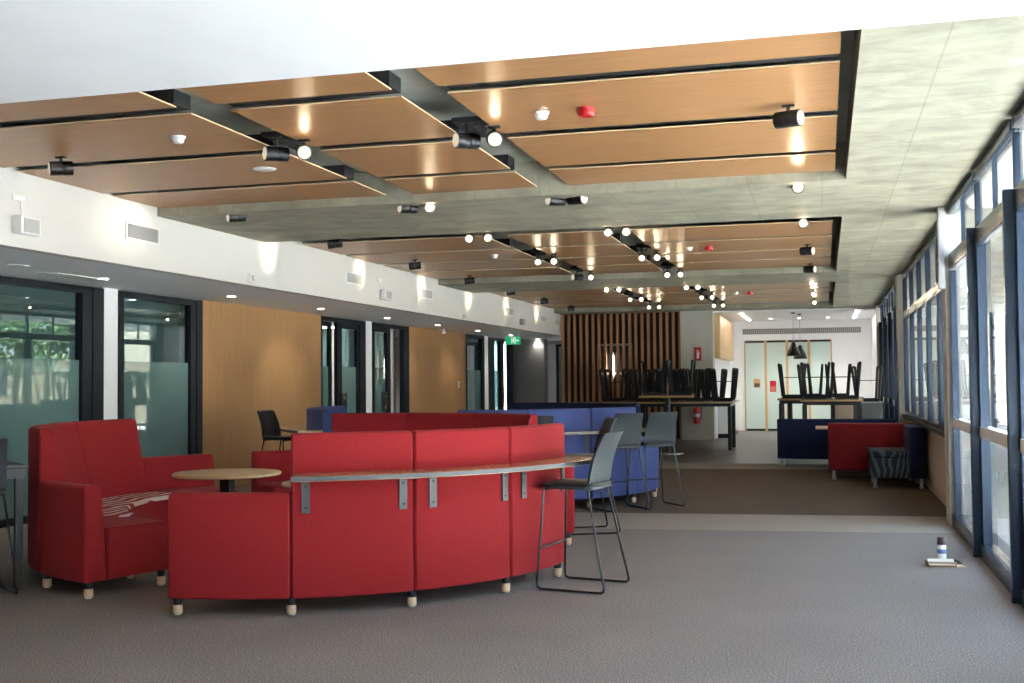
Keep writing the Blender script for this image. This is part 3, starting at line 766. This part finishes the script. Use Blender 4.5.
# ------------------------------------------------------------------ window wall
def right_frame(m, y, z0, z1, w=0.06, d=0.15, x0=1.13): m.box(x0, x0+d, y-w/2, y+w/2, z0, z1)
for k, y in enumerate((4.25, 11.98, 19.62, 27.35)):
    struct('wall_column_%d' % (k+1), MB().box(1.155, 1.36, y-0.05, y+0.34, 0, ZC), M_concrete_col, bev=0.006)
t = thing('cable_duct', 'pale vertical duct fixed to the upper part of the near concrete column', 'duct', (1.12, 11.94, 2.35))
build('duct', MB().box(1.10,1.154,11.9,12.02,2.33,3.138), M_grille, t, bev=0.004)
build('duct_clip', MB().box(1.095,1.0995,11.9,12.02,2.6,2.62).box(1.095,1.0995,11.9,12.02,2.95,2.97), M_steel, t)
def glazed_bay(n, y0, y1, mull, zbase=0.12, low_rail=True):
    g = sgroup('window_%d' % n, (XR, (y0+y1)/2, 0))
    m = MB()
    for y in mull:
        right_frame(m, y, 0, 2.67, 0.06, 0.145); m.box(1.20, 1.26, y-0.025, y+0.025, 2.6701, ZC-0.1)
    build('mullions', m, M_frame, g, bev=0.004)
    m = MB(); ys = [y0]+list(mull)+[y1]
    for a, b in zip(ys[:-1], ys[1:]):
        a2, b2 = a+(0.035 if a in mull else 0), b-(0.035 if b in mull else 0)
        m.box(1.19, 1.28, a2, b2, 2.52, 2.66); m.box(1.19, 1.28, a2, b2, ZC-0.08, ZC); m.box(1.17, 1.28, a2, b2, 0, zbase)
    build('transom', m, M_frame, g, bev=0.003)
    m = MB()
    for a, b in zip(ys[:-1], ys[1:]):
        a2, b2 = a+(0.035 if a in mull else 0), b-(0.035 if b in mull else 0)
        if b2-a2 > 1.0:
            for yy in (a2, b2-0.09): m.box(1.195, 1.255, yy, yy+0.09, zbase, 2.5)
            c = (a2+b2)/2
            m.box(1.205, 1.245, c-0.015, c+0.015, 2.6601, ZC-0.081)
    build('leaf_stiles', m, M_frame, g)
    build('panes', MB().box(1.2215, 1.2285, y0, y1, zbase+0.001, 2.499).box(1.2215,1.2285,y0,y1,2.661,ZC-0.081), M_glassR, g)
    if low_rail:
        m = MB()
        for a, b in zip(ys[:-1], ys[1:]):
            if b-a > 1.0: m.box(1.185, 1.1945, a+0.125, b-0.125, 0.97, 1.06)
        build('push_bar', m, M_whiteplastic, g)
glazed_bay(5, 4.54, 11.93, (5.99, 7.96, 9.93))
struct('wall_right_entrance', MB().box(1.25, 1.42, YB, 0.5, 0, 2.85), M_timberwall)
glazed_bay(6, 0.5, 4.2, (1.0, 3.0))
# window over the low wall
struct('wall_right', MB().box(1.30, 1.42, 12.27, 19.57, 0, 0.82), plain('low_wall_paint', (0.62,0.49,0.42), 0.6))
struct('baseboard_right', MB().box(1.285, 1.30, 12.32, 19.57, 0, 0.1), plain('baseboard_beige', (0.45,0.37,0.31), 0.5))
struct('trim_1', MB().box(1.20, 1.42, 12.27, 19.57, 0.82, 0.865), M_frame_black)
g = sgroup('window_7', (XR, 15.9, 0.865))
m = MB(); ml = [12.37+1.42*k for k in range(6)]
for y in ml: m.box(1.235, 1.30, y-0.05, y+0.05, 0.866, ZC-0.04)
build('mullions', m, M_frame, g, bev=0.004)
m = MB()
for a, b in zip(ml[:-1], ml[1:]):
    m.box(1.235, 1.30, a+0.05, b-0.05, 2.40, 2.52); m.box(1.235,1.30,a+0.05,b-0.05,ZC-0.10,ZC-0.001); m.box(1.235,1.30,a+0.05,b-0.05,0.866,0.92)
build('transom', m, M_frame, g, bev=0.003)
build('panes', MB().box(1.266,1.274,12.3,19.57,0.921,2.399).box(1.266,1.274,12.3,19.57,2.521,ZC-0.101), M_glassR, g)
glazed_bay(8, 19.97, 27.3, (20.4, 22.2, 24.0, 25.8))
struct('wall_far_side', MB().box(1.25, 1.42, 27.69, YF, 0, 3.3), M_white)
# entrance wall behind
struct('wall_entrance', MB().box(-8.3, -0.2, YB-0.15, YB, 0, 2.85), M_timberwall)
g = sgroup('door_9', (0.5, YB, 0))
m = MB()
for x in (-0.2, 0.52, 1.24): m.box(x, x+0.07, YB-0.06, YB+0.06, 0, 2.85)
for z in (0, 2.3, 2.75): m.box(-0.13, 1.24, YB-0.05, YB+0.05, z, z+0.1)
build('frame', m, M_frame, g); build('panes', MB().box(-0.13,1.24,YB-0.004,YB+0.004,0.1,2.75), M_glassR, g)

# ------------------------------------------------------------------ outside
struct('ground_outside', MB().box(-60, 60, -60, 80, -0.5, -0.31).box(9.0, 60, -60, 80, -0.31, -0.05).box(1.5, 9.0, 8.0, 80, -0.31, -0.05).box(-60,1.5,-60,YB-0.2,-0.31,-0.05), M_ground)
struct('ground_bounce_paving', MB().box(1.5, 9.0, -60, 8.0, -0.31, -0.05), plain('bounce_paving', (0.80, 0.81, 0.83), 0.8, vary=0.04))  # added pale ground that bounces sunlight up to the front ceiling
t = thing('added_shade_roof', 'added roof on posts that shades the far windows', 'shade roof', (3, 22, -0.05))  # added roof that cuts the daylight at the far windows
build('roof', MB().box(1.45, 4.6, 12.6, 40, 3.2, 3.35), plain('shade_roof_grey', (0.30,0.29,0.27), 0.7), t)
for k in range(6): build('post', MB().box(4.3,4.42,13+5*k,13.12+5*k,-0.05,3.199), M_frame, t)
t = thing('sky_block_wall', 'added brown end wall closing off the sky beyond the shade roof', 'building', (7, 41, -0.05))  # added wall that blocks the bright sky seen along the window line
build('wall', MB().box(1.45, 14, 40.001, 46, -0.05, 4.2), plain('brown_render', (0.30,0.25,0.19), 0.8), t); build('roof', MB().box(1.45, 14.5, 39.7, 46.5, 4.201, 4.4), M_grille, t)
def house():
    t = thing('outside_building', 'low beige building far across the yard seen through the windows', 'building', (30, 20, -0.05))
    build('wall', MB().box(26, 36, -10, 60, -0.05, 3.0), M_beige, t)
    build('roof', MB().box(25.2, 36.8, -10.8, 60.8, 3.0, 3.25), M_grille, t)
    for k in range(11):
        y = -6+5.6*k
        f = build('window', MB().box(25.96, 25.999, y, y+1.8, 0.9, 2.4), M_frame, t)
        build('pane', MB().box(25.94, 25.9595, y+0.06, y+1.74, 0.96, 2.34), plain('dark_pane', (0.03,0.04,0.05), 0.1), f)
house()
def tree(x, y, h, rad, label):
    t = thing('garden_tree', label, 'tree', (x, y, -0.05), 0, 'trees outside the windows')
    b = MB()
    b.tube([(x,y,-0.05),(x+0.05,y+0.03,h*0.3),(x-0.03,y+0.08,h*0.55),(x,y,h*0.8)], 0.09, 8)
    for k in range(6):
        a = k*1.05; zz = h*(0.4+0.06*k)
        b.tube([(x,y,zz),(x+math.cos(a)*rad*0.4,y+math.sin(a)*rad*0.4,zz+0.4),(x+math.cos(a)*rad*0.75,y+math.sin(a)*rad*0.75,zz+0.9)], 0.03, 6)
    build('trunk', b, M_bark, t)
    rng = random.Random(int(x*10+y*7)); f = MB()
    for k in range(1500):
        while True:
            v = Vector((rng.uniform(-1,1), rng.uniform(-1,1), rng.uniform(-1,1)))
            if 0.25 < v.length < 1: break
        c = Vector((x, y, h*0.72))+Vector((v.x*rad, v.y*rad, v.z*h*0.36))
        a = rng.uniform(0,6.28); e = rng.uniform(-0.8,0.8); s = rng.uniform(0.08,0.17)
        u = Vector((math.cos(a)*math.cos(e), math.sin(a)*math.cos(e), math.sin(e))); w = u.orthogonal().normalized(); w.rotate(Matrix.Rotation(rng.uniform(0,6),3,u))
        f.add([c-u*s, c+w*s*0.45, c+u*s, c-w*s*0.45], [(0,1,2,3)])
    build('foliage', f, M_leaf, t)
for k, (x, y, h, r_, txt) in enumerate([(6.2, 9.0, 4.6, 1.5, 'beside the glazed entry bay'), (8.0, 15.5, 5.2, 1.8, 'outside the window over the low wall'), (6.6, 22.5, 4.8, 1.5, 'outside the far glazed bay'), (7.4, 2.0, 5.0, 1.7, 'outside the bay by the camera'), (6.6, 28.5, 4.6, 1.6, 'past the posts of the added shade roof'), (8.6, 32.5, 5.2, 1.9, 'in front of the added brown end wall')]):
    tree(x, y, h, r_, 'leafy green tree in the yard %s' % txt.replace('by the camera', 'closest to the entrance'))

# ------------------------------------------------------------------ curved sofas
HI = fillet([(2.175,0.11),(2.175,1.14),(2.085,1.14),(1.92,0.46),(1.90,0.11)], [0.015,0.035,0.035,0.01,0.01])
LO = fillet([(2.175,0.11),(2.175,0.77),(2.05,0.77),(2.02,0.46),(2.00,0.11)], [0.015,0.035,0.05,0.01,0.01])
SEAT_H = fillet([(1.895,0.11),(1.895,0.44),(1.44,0.44),(1.44,0.11)], [0.005,0.005,0.04,0.015])
SEAT_L = fillet([(1.995,0.11),(1.995,0.465),(1.44,0.465),(1.44,0.11)], [0.005,0.005,0.07,0.015])
PAD = fillet([(1.88,0.442),(1.88,0.475),(1.46,0.475),(1.445,0.442)], [0.005,0.012,0.03,0.005])
SEG = 20.9
def sofa(C, ac, fab, pad, label, cat_group, bar=True, lows=(True, True), SEG=SEG, first=1.0, last=1.0):
    a_start = ac-1.5*SEG
    r0 = Vector((C[0]+2.0*math.cos(R(ac)), C[1]+2.0*math.sin(R(ac)), 0))
    t = thing('curved_sofa', label, 'sofa', r0, 0, cat_group)
    gap = 0.10
    for k in range(-1, 4):
        low = k in (-1, 3)
        if k == -1 and not lows[0]: continue
        if k == 3 and not lows[1]: continue
        a0 = a_start+SEG*k+gap; a1 = a0+SEG-2*gap
        if k == -1: a0 += SEG*(1-first)
        if k == 3: a1 -= SEG*(1-last)
        build('low_panel' if low else 'back_panel', MB().arc(LO if low else HI, C, a0, a1, 12, 0.012), fab, t)
        sb = build('seat_base', MB().arc(SEAT_L if low else SEAT_H, C, a0, a1, 10, 0.012), fab, t)
        if not low: build('seat_pad', MB().arc(PAD, C, a0+0.35, a1-0.35, 10, 0.006), pad, sb)
    k0 = -1 if lows[0] else 0; k1 = 4 if lows[1] else 3
    for k in range(k0, k1+1):
        a = a_start+SEG*k
        if k == k0: a += 1.2
        if k == -1: a += SEG*(1-first)
        if k == k1: a -= 1.2
        if k == 4: a -= SEG*(1-last)
        for r in (2.12, 1.52):
            x, y = C[0]+r*math.cos(R(a)), C[1]+r*math.sin(R(a))
            f = build('foot', MB().lathe([(0.030,0.012),(0.031,0.014),(0.031,0.066)], (x,y,0), n=18), M_footwood, t)
            build('foot_collar', MB().lathe([(0.027,0.0661),(0.027,0.11)], (x,y,0), n=18), M_black, f)
            build('foot_glide', MB().lathe([(0.022,0.0),(0.024,0.003),(0.024,0.0119)], (x,y,0), n=18), M_steel, f)
    if bar:
        a0, a1 = a_start+0.6, a_start+3*SEG-0.2
        bt = build('bar_top', MB().arc(fillet([(2.178,0.862),(2.497,0.862),(2.497,0.892),(2.178,0.892)], 0.002), C, a0, a1, 30, 0.0), M_tabletop, t)
        build('bar_edge', MB().arc([(2.4975,0.866),(2.504,0.866),(2.504,0.893),(2.4975,0.893)], C, a0, a1, 30, 0.0), M_grey_metal, bt)
        for da in (2.5, 18.8, 24.3, 40.0, 45.3, 60.5):
            a = a_start+da; ca, sa = math.cos(R(a)), math.sin(R(a))
            m = MB()
            m.obox((C[0]+2.1815*ca, C[1]+2.1815*sa, 0.75), (0.011, 0.052, 0.22), R(a))
            m.obox((C[0]+2.31*ca, C[1]+2.31*sa, 0.855), (0.20, 0.052, 0.008), R(a))
            br = build('bracket', m, M_grey_metal, t)
            for z in (0.675, 0.81): build('bolt', MB().cyl((C[0]+2.1871*ca, C[1]+2.1871*sa, z), (C[0]+2.192*ca, C[1]+2.192*sa, z), 0.008, n=12), M_black, br)
    return t
C1 = (-4.05, 8.53); C1L = (-4.167, 8.767); C2 = (-4.2, 14.25); C2L = (-4.42, 14.25)
sofa(C1, 323.4, M_red, M_redwave, 'red curved high-back sofa with an outside bar ledge, closest to the entrance', 'red curved sofas', lows=(True, False))
sofa(C1L, 199.5, M_red, M_redwave, 'red curved sofa whose patterned seat faces the room, beside the glazed office', 'red curved sofas', bar=False, SEG=22.8, last=0.8)
sofa((-4.12, 8.95), 80.0, M_red, M_redwave, 'red curved sofa behind the round tables with its inner back showing', 'red curved sofas', bar=False, SEG=21.9)
sofa(C2, 307.5, M_blue, M_bluewave, 'blue curved high-back sofa with two stools at its outside ledge', 'blue curved sofas')
sofa(C2, 67.5, M_navy, M_bluewave, 'dark blue curved sofa in front of the slat wall tables', 'blue curved sofas', bar=False)
sofa(C2L, 199.0, M_blue, M_bluewave, 'blue curved sofa beside the timber wall lining with a black stool', 'blue curved sofas')

# ------------------------------------------------------------------ round tables
def round_table(x, y, r, label, z=0.74):
    t = thing('round_table', label, 'table', (x, y, 0), 0, 'round tables inside the red sofas')
    build('table_top', MB().lathe([(r-0.012,z-0.028),(r,z-0.02),(r,z-0.004),(r-0.006,z)], (x,y,0), n=64), M_laminate, t)
    build('post', MB().box(x-0.045,x+0.045,y-0.045,y+0.045,0.02,z-0.0285), M_black, t, bev=0.008)
    build('base_plate', MB().lathe([(0.27,0),(0.275,0.006),(0.27,0.014),(0.06,0.02)], (x,y,0), n=40), M_black, t)
round_table(-4.68, 8.30, 0.43, 'round timber-look pedestal table in front of the patterned red seat')
round_table(-3.41, 7.63, 0.40, 'round timber-look table mostly hidden behind the red bar sofa')

# ------------------------------------------------------------------ stools
def stool_parts(t, invert=False, back=True, n=8, rt=0.0085, fm=None):
    fm = fm or M_chrome
    def tf(p):
        x, y, z = p
        return (x, -y, (0.74-z)*0.92) if invert else (x, y, z)
    fr = MB()
    for s in (-1, 1):
        pts = [(s*0.185, -0.13, 0.695), (s*0.245, -0.27, 0.012), (s*0.245, 0.235, 0.012), (s*0.200, 0.195, 0.695)]
        fr.tube([tf(p) for p in fillet3(pts, 0.04)], rt, n)
    fr.tube([tf(p) for p in [(-0.20,0.195,0.695),(0.20,0.195,0.695)]], rt, n)
    fr.tube([tf(p) for p in [(-0.185,-0.13,0.695),(0.185,-0.13,0.695)]], rt, n)
    build('frame', fr, fm, t, local=True)
    fb = MB().tube([tf(p) for p in [(-0.226,0.214,0.29),(0.226,0.214,0.29)]], 0.008, n)
    build('footrest', fb, fm, t, local=True)
    # seat: rounded pad
    pl = fillet([(-0.20,-0.17),(0.20,-0.17),(0.215,0.22),(-0.215,0.22)], [0.05,0.05,0.07,0.07])
    sp = MB().prism(pl, 0.715, 0.74) if not invert else MB().prism([(x,-y) for x, y in pl], 0.0, 0.025)
    build('seat_pad', sp, M_seatpad, t, bev=0.008, local=True)
    if not invert:
        un = MB().prism(fillet([(-0.195,-0.17),(0.195,-0.17),(0.205,0.20),(-0.205,0.20)], 0.05), 0.698, 0.7148)
        build('seat_shell', un, M_shell, t, bev=0.004, local=True)
    if back:
        # curved back: grid over width u and height v, thickened
        nu, nv = 10, 12
        def surf(u, v, off):
            w = 0.205-0.025*v
            z = 0.70+0.39*v
            y = -0.155-0.02*v-0.125*v*v*0.9-0.0+0.035*(u*u)*(0.4+0.6*v)+off
            if v < 0.12: y += (0.12-v)*0.35
            return (u*w, y, z)
        for nm, mt, o0, o1, u0 in (('back_shell', M_shell, -0.010, 0.0, 1.0), ('back_pad', M_seatpad, 0.001, 0.012, 0.96)):
            vs = []; fs = []
            for off in (o0, o1):
                for j in range(nv+1):
                    for i in range(nu+1):
                        u = (-1+2*i/nu)*u0; v = j/nv
                        if u0 < 1: v = 0.06+0.90*v
                        # rounded top corners
                        p = surf(u, v, off)
                        if v > 0.9 and abs(u) > 0.85: p = (p[0]*(1-0.25*(v-0.9)*(abs(u)-0.85)*10), p[1], p[2])
                        vs.append(p)
            N = (nu+1)*(nv+1)
            for j in range(nv):
                for i in range(nu):
                    a = j*(nu+1)+i; b = a+1; c = a+nu+2; d_ = a+nu+1
                    fs.append((a,b,c,d_)); fs.append((N+a,N+d_,N+c,N+b))
            for i in range(nu):
                a, b = i, i+1; fs.append((a, N+a, N+b, b)); a = nv*(nu+1)+i; b = a+1; fs.append((a, b, N+b, N+a))
            for j in range(nv):
                a = j*(nu+1); b = a+nu+1; fs.append((a, b, N+b, N+a)); a += nu; b = a+nu+1; fs.append((a, N+a, N+b, b))
            build(nm, MB().add(vs, fs), mt, t, local=True)
face = lambda dx, dy: math.atan2(-dx, dy)
def at(C, ang, r): return (C[0]+r*math.cos(R(ang)), C[1]+r*math.sin(R(ang)))
S = thing('bar_stool', 'grey bar stool with black sled legs pulled up to the red bar ledge', 'bar stool', (-1.685, 7.93, 0), R(90-10.5), 'bar stools')
stool_parts(S)
dup(S, (-2.24, 10.82, 0), face(-0.86, -0.40), 'bar stool between the red and blue seating, its black seat back showing')
dup(S, (-2.26, 12.74, 0), face(-0.62, 0.78), 'grey bar stool at the blue bar ledge, closer to the camera of its two')
bpy.data.objects['bar_stool.002']['label'] = 'grey bar stool at the blue ledge next to the red sofa corner'
dup(S, (-1.93, 13.18, 0), face(-0.60, 0.80), 'grey bar stool at the outer end of the blue ledge by the open carpet')
dup(S, (*at(C2, -64, 2.62), 0), R(90-64), 'bar stool whose dark back just shows above the red sofa')
dup(S, (-7.12, 14.05, 0), R(-100), 'black bar stool standing against the timber wall lining')
dup(S, (-5.785, 6.715, 0), face(-0.797, 0.604), 'dark bar stool tucked under the bar table at the glazed office')

# bar table beside the armchair
t = thing('bar_table', 'dark edged bar table beside the red sofa at the glazed office', 'bar table', (-6.1, 6.9, 0))
ang = math.atan2(0.604, -0.797)
ux = Vector((math.cos(ang), math.sin(ang), 0)); uy = Vector((-ux.y, ux.x, 0))   # uy points away from the sofa
p0 = Vector((-5.52, 6.98, 0))
def quad(a, b, c, d_): return [(v.x, v.y) for v in (p0+ux*a+uy*b, p0+ux*c+uy*b, p0+ux*c+uy*d_, p0+ux*a+uy*d_)]
build('table_top', MB().prism(quad(0,0,1.25,0.75), 0.86, 0.885), plain('dark_laminate', (0.07,0.062,0.055), 0.3), t, bev=0.003)
build('apron', MB().prism(quad(0.02,0.02,1.22,0.72), 0.79, 0.859), M_black, t)
for a in (0.03, 1.17):
    for b in (0.03, 0.67):
        build('leg', MB().prism(quad(a,b,a+0.05,b+0.05), 0, 0.789), M_black, t)

# ------------------------------------------------------------------ high tables with upturned stools
def high_table(x0, x1, y0, y1, z, label, leg=0.07):
    t = thing('high_table', label, 'table', ((x0+x1)/2, (y0+y1)/2, 0), 0, 'high tables carrying stools')
    build('table_top', MB().box(x0,x1,y0,y1,z-0.035,z), M_tabletop, t, bev=0.003)
    build('under_frame', MB().box(x0+0.04,x1-0.04,y0+0.04,y0+0.08,z-0.10,z-0.036).box(x0+0.04,x1-0.04,y1-0.08,y1-0.04,z-0.10,z-0.036).box(x0+0.04,x0+0.08,y0+0.08,y1-0.08,z-0.10,z-0.036).box(x1-0.08,x1-0.04,y0+0.08,y1-0.08,z-0.10,z-0.036), M_black, t)
    for xx in (x0+0.03, x1-0.03-leg):
        for yy in (y0+0.03, y1-0.03-leg):
            build('leg', MB().box(xx,xx+leg,yy,yy+leg,0,z-0.1005), M_black, t)
    return t
U = None
def upturned(x, y, z, rz, label):
    global U
    if U is None:
        U = thing('upturned_stool', label, 'stool', (x, y, z), rz, 'upturned stools on the high tables'); stool_parts(U, invert=True, back=False, n=6, rt=0.026, fm=M_blackmatte)
        return U
    return dup(U, (x, y, z), rz, label)
high_table(-3.92, -1.85, 23.75, 24.95, 1.0, 'long high table with upturned stools in front of the grey panel')
high_table(-5.1, -3.97, 23.75, 24.95, 1.0, 'high table with upturned stools in front of the slat wall')
high_table(-0.92, 0.20, 22.95, 24.15, 1.07, 'high table with upturned stools facing the second folding door')
high_table(-0.45, 0.66, 21.6, 22.8, 1.07, 'high table with upturned stools closer to the navy bench')
t = thing('pedestal_table', 'tall pedestal table with upturned stools behind the blue bar', 'table', (-3.02, 22.6, 0))
build('table_top', MB().box(-3.55,-2.50,22.3,22.9,1.11,1.15), M_tabletop, t, bev=0.004)
build('post', MB().cyl((-3.02,22.6,0.031),(-3.02,22.6,1.109),0.05), M_black, t); build('base_plate', MB().lathe([(0.30,0),(0.30,0.012),(0.06,0.03)], (-3.02,22.6,0)), M_steel, t)
high_table(-4.90, -1.95, 25.15, 26.35, 1.0, 'long high table with upturned stools along the slat wall')
high_table(-0.80, 0.75, 24.40, 25.60, 1.07, 'high table with upturned stools nearest the folding doors')
def stools_on(xc, nx, ys, z, txt, pitch=0.548):
    for r_, y in enumerate(ys):
        for i in range(nx):
            x = xc+(i-(nx-1)/2)*pitch
            row = ('' if len(ys) == 1 else ('front row ', 'back row ')[r_])
            upturned(x, y, z+0.001, (PI if r_ == 0 else 0), 'upturned stool %s, %s%s from the bulkhead' % (txt, row, ORD[i]))
stools_on(-2.885, 4, (24.05, 24.66), 1.0, 'on the long high table')
stools_on(-4.36, 1, (24.05, 24.66), 1.0, 'on the high table before the slat wall')
stools_on(-3.02, 2, (22.6,), 1.15, 'on the pedestal table')
stools_on(-0.36, 2, (23.25, 23.85), 1.07, 'on the middle high table')
stools_on(-3.25, 4, (25.45, 26.05), 1.0, 'on the table along the slat wall', 0.56)
stools_on(-0.02, 2, (24.70, 25.30), 1.07, 'on the table nearest the folding doors', 0.56)
stools_on(0.10, 2, (21.9, 22.50), 1.07, 'on the high table by the navy bench')
# cabinet at the window end
t = thing('side_cabinet', 'dark grey cabinet with a stool on top beside the far windows', 'cabinet', (0.8, 23.3, 0))
build('carcass', MB().box(0.52,1.05,23.0,23.6,0.08,0.98), plain('cabinet_grey', (0.10,0.105,0.10), 0.5), t, bev=0.004); build('worktop', MB().box(0.50,1.07,22.98,23.62,0.981,1.0), M_grille, t); build('plinth', MB().box(0.55,1.02,23.04,23.58,0,0.0795), M_black, t)
build('door', MB().box(0.53,1.04,22.985,22.9995,0.1,0.97), plain('cabinet_grey', (0.10,0.105,0.10), 0.5), t)
upturned(0.78, 23.3, 1.001, 0.1, 'upturned black stool on the dark grey cabinet')
t = thing('storage_box', 'tan storage cupboard under the high table by the dark cabinet', 'cupboard', (0.3, 26.2, 0))
build('carcass', MB().box(0.10,0.60,26.0,26.5,0.05,1.0), plain('tan_box', (0.50,0.38,0.28), 0.6), t, bev=0.004); build('plinth', MB().box(0.13,0.57,26.03,26.47,0,0.0495), M_black, t)
build('door', MB().box(0.11,0.59,25.985,25.9995,0.06,0.99), plain('tan_box', (0.50,0.38,0.28), 0.6), t)

# ------------------------------------------------------------------ straight benches
def mleg(t, x, y, h=0.13): 
    l = build('leg', MB().lathe([(0.028,0.01),(0.028,h)], (x,y,0), n=14), M_steel, t)
    build('leg_foot', MB().lathe([(0.034,0),(0.034,0.0095)], (x,y,0), n=14), M_steel, l)
def bench(x0, x1, y0, y1, h, label, fab, seat, seat_y):
    t = thing('bench_seat', label, 'bench', ((x0+x1)/2, (y0+y1)/2, 0), 0, 'straight booth benches')
    build('back_panel', MB().box(x0,x1,y0,y1,0.13,h), fab, t, bev=0.025, seg=3)
    sb = build('seat_base', MB().box(x0+0.02,x1-0.02,y1+0.001,y1+seat_y,0.13,0.42), fab, t, bev=0.02)
    build('seat_pad', MB().box(x0+0.02,x1-0.02,y1+0.001,y1+seat_y,0.421,0.47), seat, sb, bev=0.012)
    for xx in (x0+0.08, x1-0.08):
        for yy in (y0+0.06, y1+seat_y-0.07): mleg(t, xx, yy)
    return t
bench(-0.79, 1.10, 19.45, 19.62, 0.79, 'navy booth bench with its plain back to the room', M_navy, M_bluewave, 0.55)
bench(0.02, 1.22, 17.08, 17.26, 0.81, 'red booth bench coloured darker as in shade, its plain back to the room', M_red_shaded, M_bluewave, 0.6)
t = thing('bench_seat', 'navy single seat with a striped cushion against the low window wall', 'bench', (0.9, 16.0, 0), 0, 'straight booth benches')
build('back_panel', MB().box(1.05,1.25,15.85,17.05,0.13,0.80), M_navy, t, bev=0.025, seg=3)
sb = build('seat_base', MB().box(0.56,1.049,15.87,16.75,0.13,0.40), M_bluewave, t, bev=0.02); build('seat_pad', MB().box(0.55,1.049,15.86,16.76,0.401,0.49), M_bluewave, sb, bev=0.025, seg=3)
for xx in (0.62, 1.20):
    for yy in (15.93, 16.68): mleg(t, xx, yy)
t = thing('booth_table', 'small timber-topped table between the navy and red benches', 'table', (0.3, 18.5, 0))
build('table_top', MB().box(-0.16,0.95,18.3,18.9,0.67,0.70), M_laminate, t, bev=0.003)
build('post', MB().cyl((0.4,18.6,0.02),(0.4,18.6,0.669),0.04), M_black, t); build('base_plate', MB().lathe([(0.25,0),(0.25,0.012),(0.05,0.02)], (0.4,18.6,0)), M_black, t)

# ------------------------------------------------------------------ spray can and tray on the floor
t = thing('cardboard_tray', 'small torn cardboard tray on the carpet under the spray can', 'tray', (0.87, 9.40, 0))
m = MB()
m.obox((0.865,9.40,0.004),(0.27,0.17,0.006),0.15)
m.obox((0.84,9.31,0.025),(0.20,0.004,0.045),0.10, 0.35); m.obox((0.735,9.375,0.022),(0.004,0.14,0.038),0.15); 
build('tray_base', m, plain('cardboard', (0.52,0.38,0.24), 0.8), t)
build('paper_flap', MB().obox((0.83,9.33,0.040),(0.19,0.08,0.003),0.12,0.5), plain('paper_cream', (0.68,0.60,0.50), 0.8), t)
t = thing('spray_can', 'blue and white spray can with a dark cap standing on the tray', 'spray can', (0.845, 9.43, 0.008))
cx, cy, z0 = 0.845, 9.435, 0.0075
build('can_body', MB().lathe([(0.030,0.0),(0.0335,0.004),(0.0335,0.14),(0.028,0.152)], (cx,cy,z0)), M_whiteplastic, t)
build('label_band', MB().lathe([(0.0337,0.085),(0.0342,0.086),(0.0342,0.118),(0.0337,0.119)], (cx,cy,z0)), plain('label_blue', (0.10,0.20,0.42), 0.4), t)
build('cap', MB().lathe([(0.0325,0.1525),(0.033,0.155),(0.032,0.205),(0.026,0.212)], (cx,cy,z0)), plain('cap_dark', (0.035,0.02,0.03), 0.4), t)
t = thing('door_stop', 'small dark rubber wedge lying beside the spray can tray', 'door stop', (0.96, 9.5, 0))
build('wedge', MB().add([(0.935,9.47,0.0075),(1.0,9.47,0.0075),(1.0,9.52,0.0075),(0.935,9.52,0.0075),(0.945,9.475,0.042),(0.965,9.475,0.038),(0.965,9.515,0.038),(0.945,9.515,0.042)],[(0,3,2,1),(4,5,6,7),(0,1,5,4),(1,2,6,5),(2,3,7,6),(3,0,4,7)]), M_black, t, bev=0.004)

# ------------------------------------------------------------------ light
w = bpy.data.worlds.new('world'); sc.world = w; w.use_nodes = True
nt = w.node_tree; bg = nt.nodes['Background']
tc = nt.nodes.new('ShaderNodeTexCoord'); sx = nt.nodes.new('ShaderNodeSeparateXYZ'); rp = nt.nodes.new('ShaderNodeValToRGB')
nt.links.new(tc.outputs['Generated'], sx.inputs[0]); nt.links.new(sx.outputs['Z'], rp.inputs['Fac'])
rp.color_ramp.elements[0].position = 0.0; rp.color_ramp.elements[0].color = (0.92, 0.95, 1.0, 1)
rp.color_ramp.elements[1].position = 0.6; rp.color_ramp.elements[1].color = (0.52, 0.69, 1.0, 1)
nt.links.new(rp.outputs['Color'], bg.inputs['Color']); bg.inputs['Strength'].default_value = 1.6
s = light('sun', 'SUN', (0,0,30), aim((0.22, 0.42, -0.88)), 22.0, (1.0, 0.98, 0.95), angle=R(0.6))
# sky portals in the window openings (they only guide the sampling of the sky)
def portal(loc, rot, sx_, sy_):
    p = light('window_portal', 'AREA', loc, rot, 1, (1,1,1), shape='RECTANGLE', size=sx_, size_y=sy_)
    p.data.cycles.is_portal = True
portal((1.5, 8.2, 1.6), aim((-1,0,0)), 7.4, 3.1)
portal((1.5, 2.35, 1.6), aim((-1,0,0)), 3.7, 3.1)
portal((1.5, 15.9, 2.0), aim((-1,0,0)), 7.3, 2.3)
portal((1.5, 23.6, 1.6), aim((-1,0,0)), 7.3, 3.1)

cy_ = sc.cycles
cy_.max_bounces = 10; cy_.diffuse_bounces = 6; cy_.glossy_bounces = 5; cy_.transparent_max_bounces = 24
cy_.caustics_reflective = False; cy_.caustics_refractive = False
cy_.sample_clamp_indirect = 6.0
cy_.use_denoising = True
cy_.use_adaptive_sampling = False
vs = sc.view_settings
sc.display_settings.display_device = 'sRGB'
vs.view_transform = 'Standard'; vs.look = 'None'; vs.exposure = 2.15; vs.gamma = 1.0; vs.use_curve_mapping = False
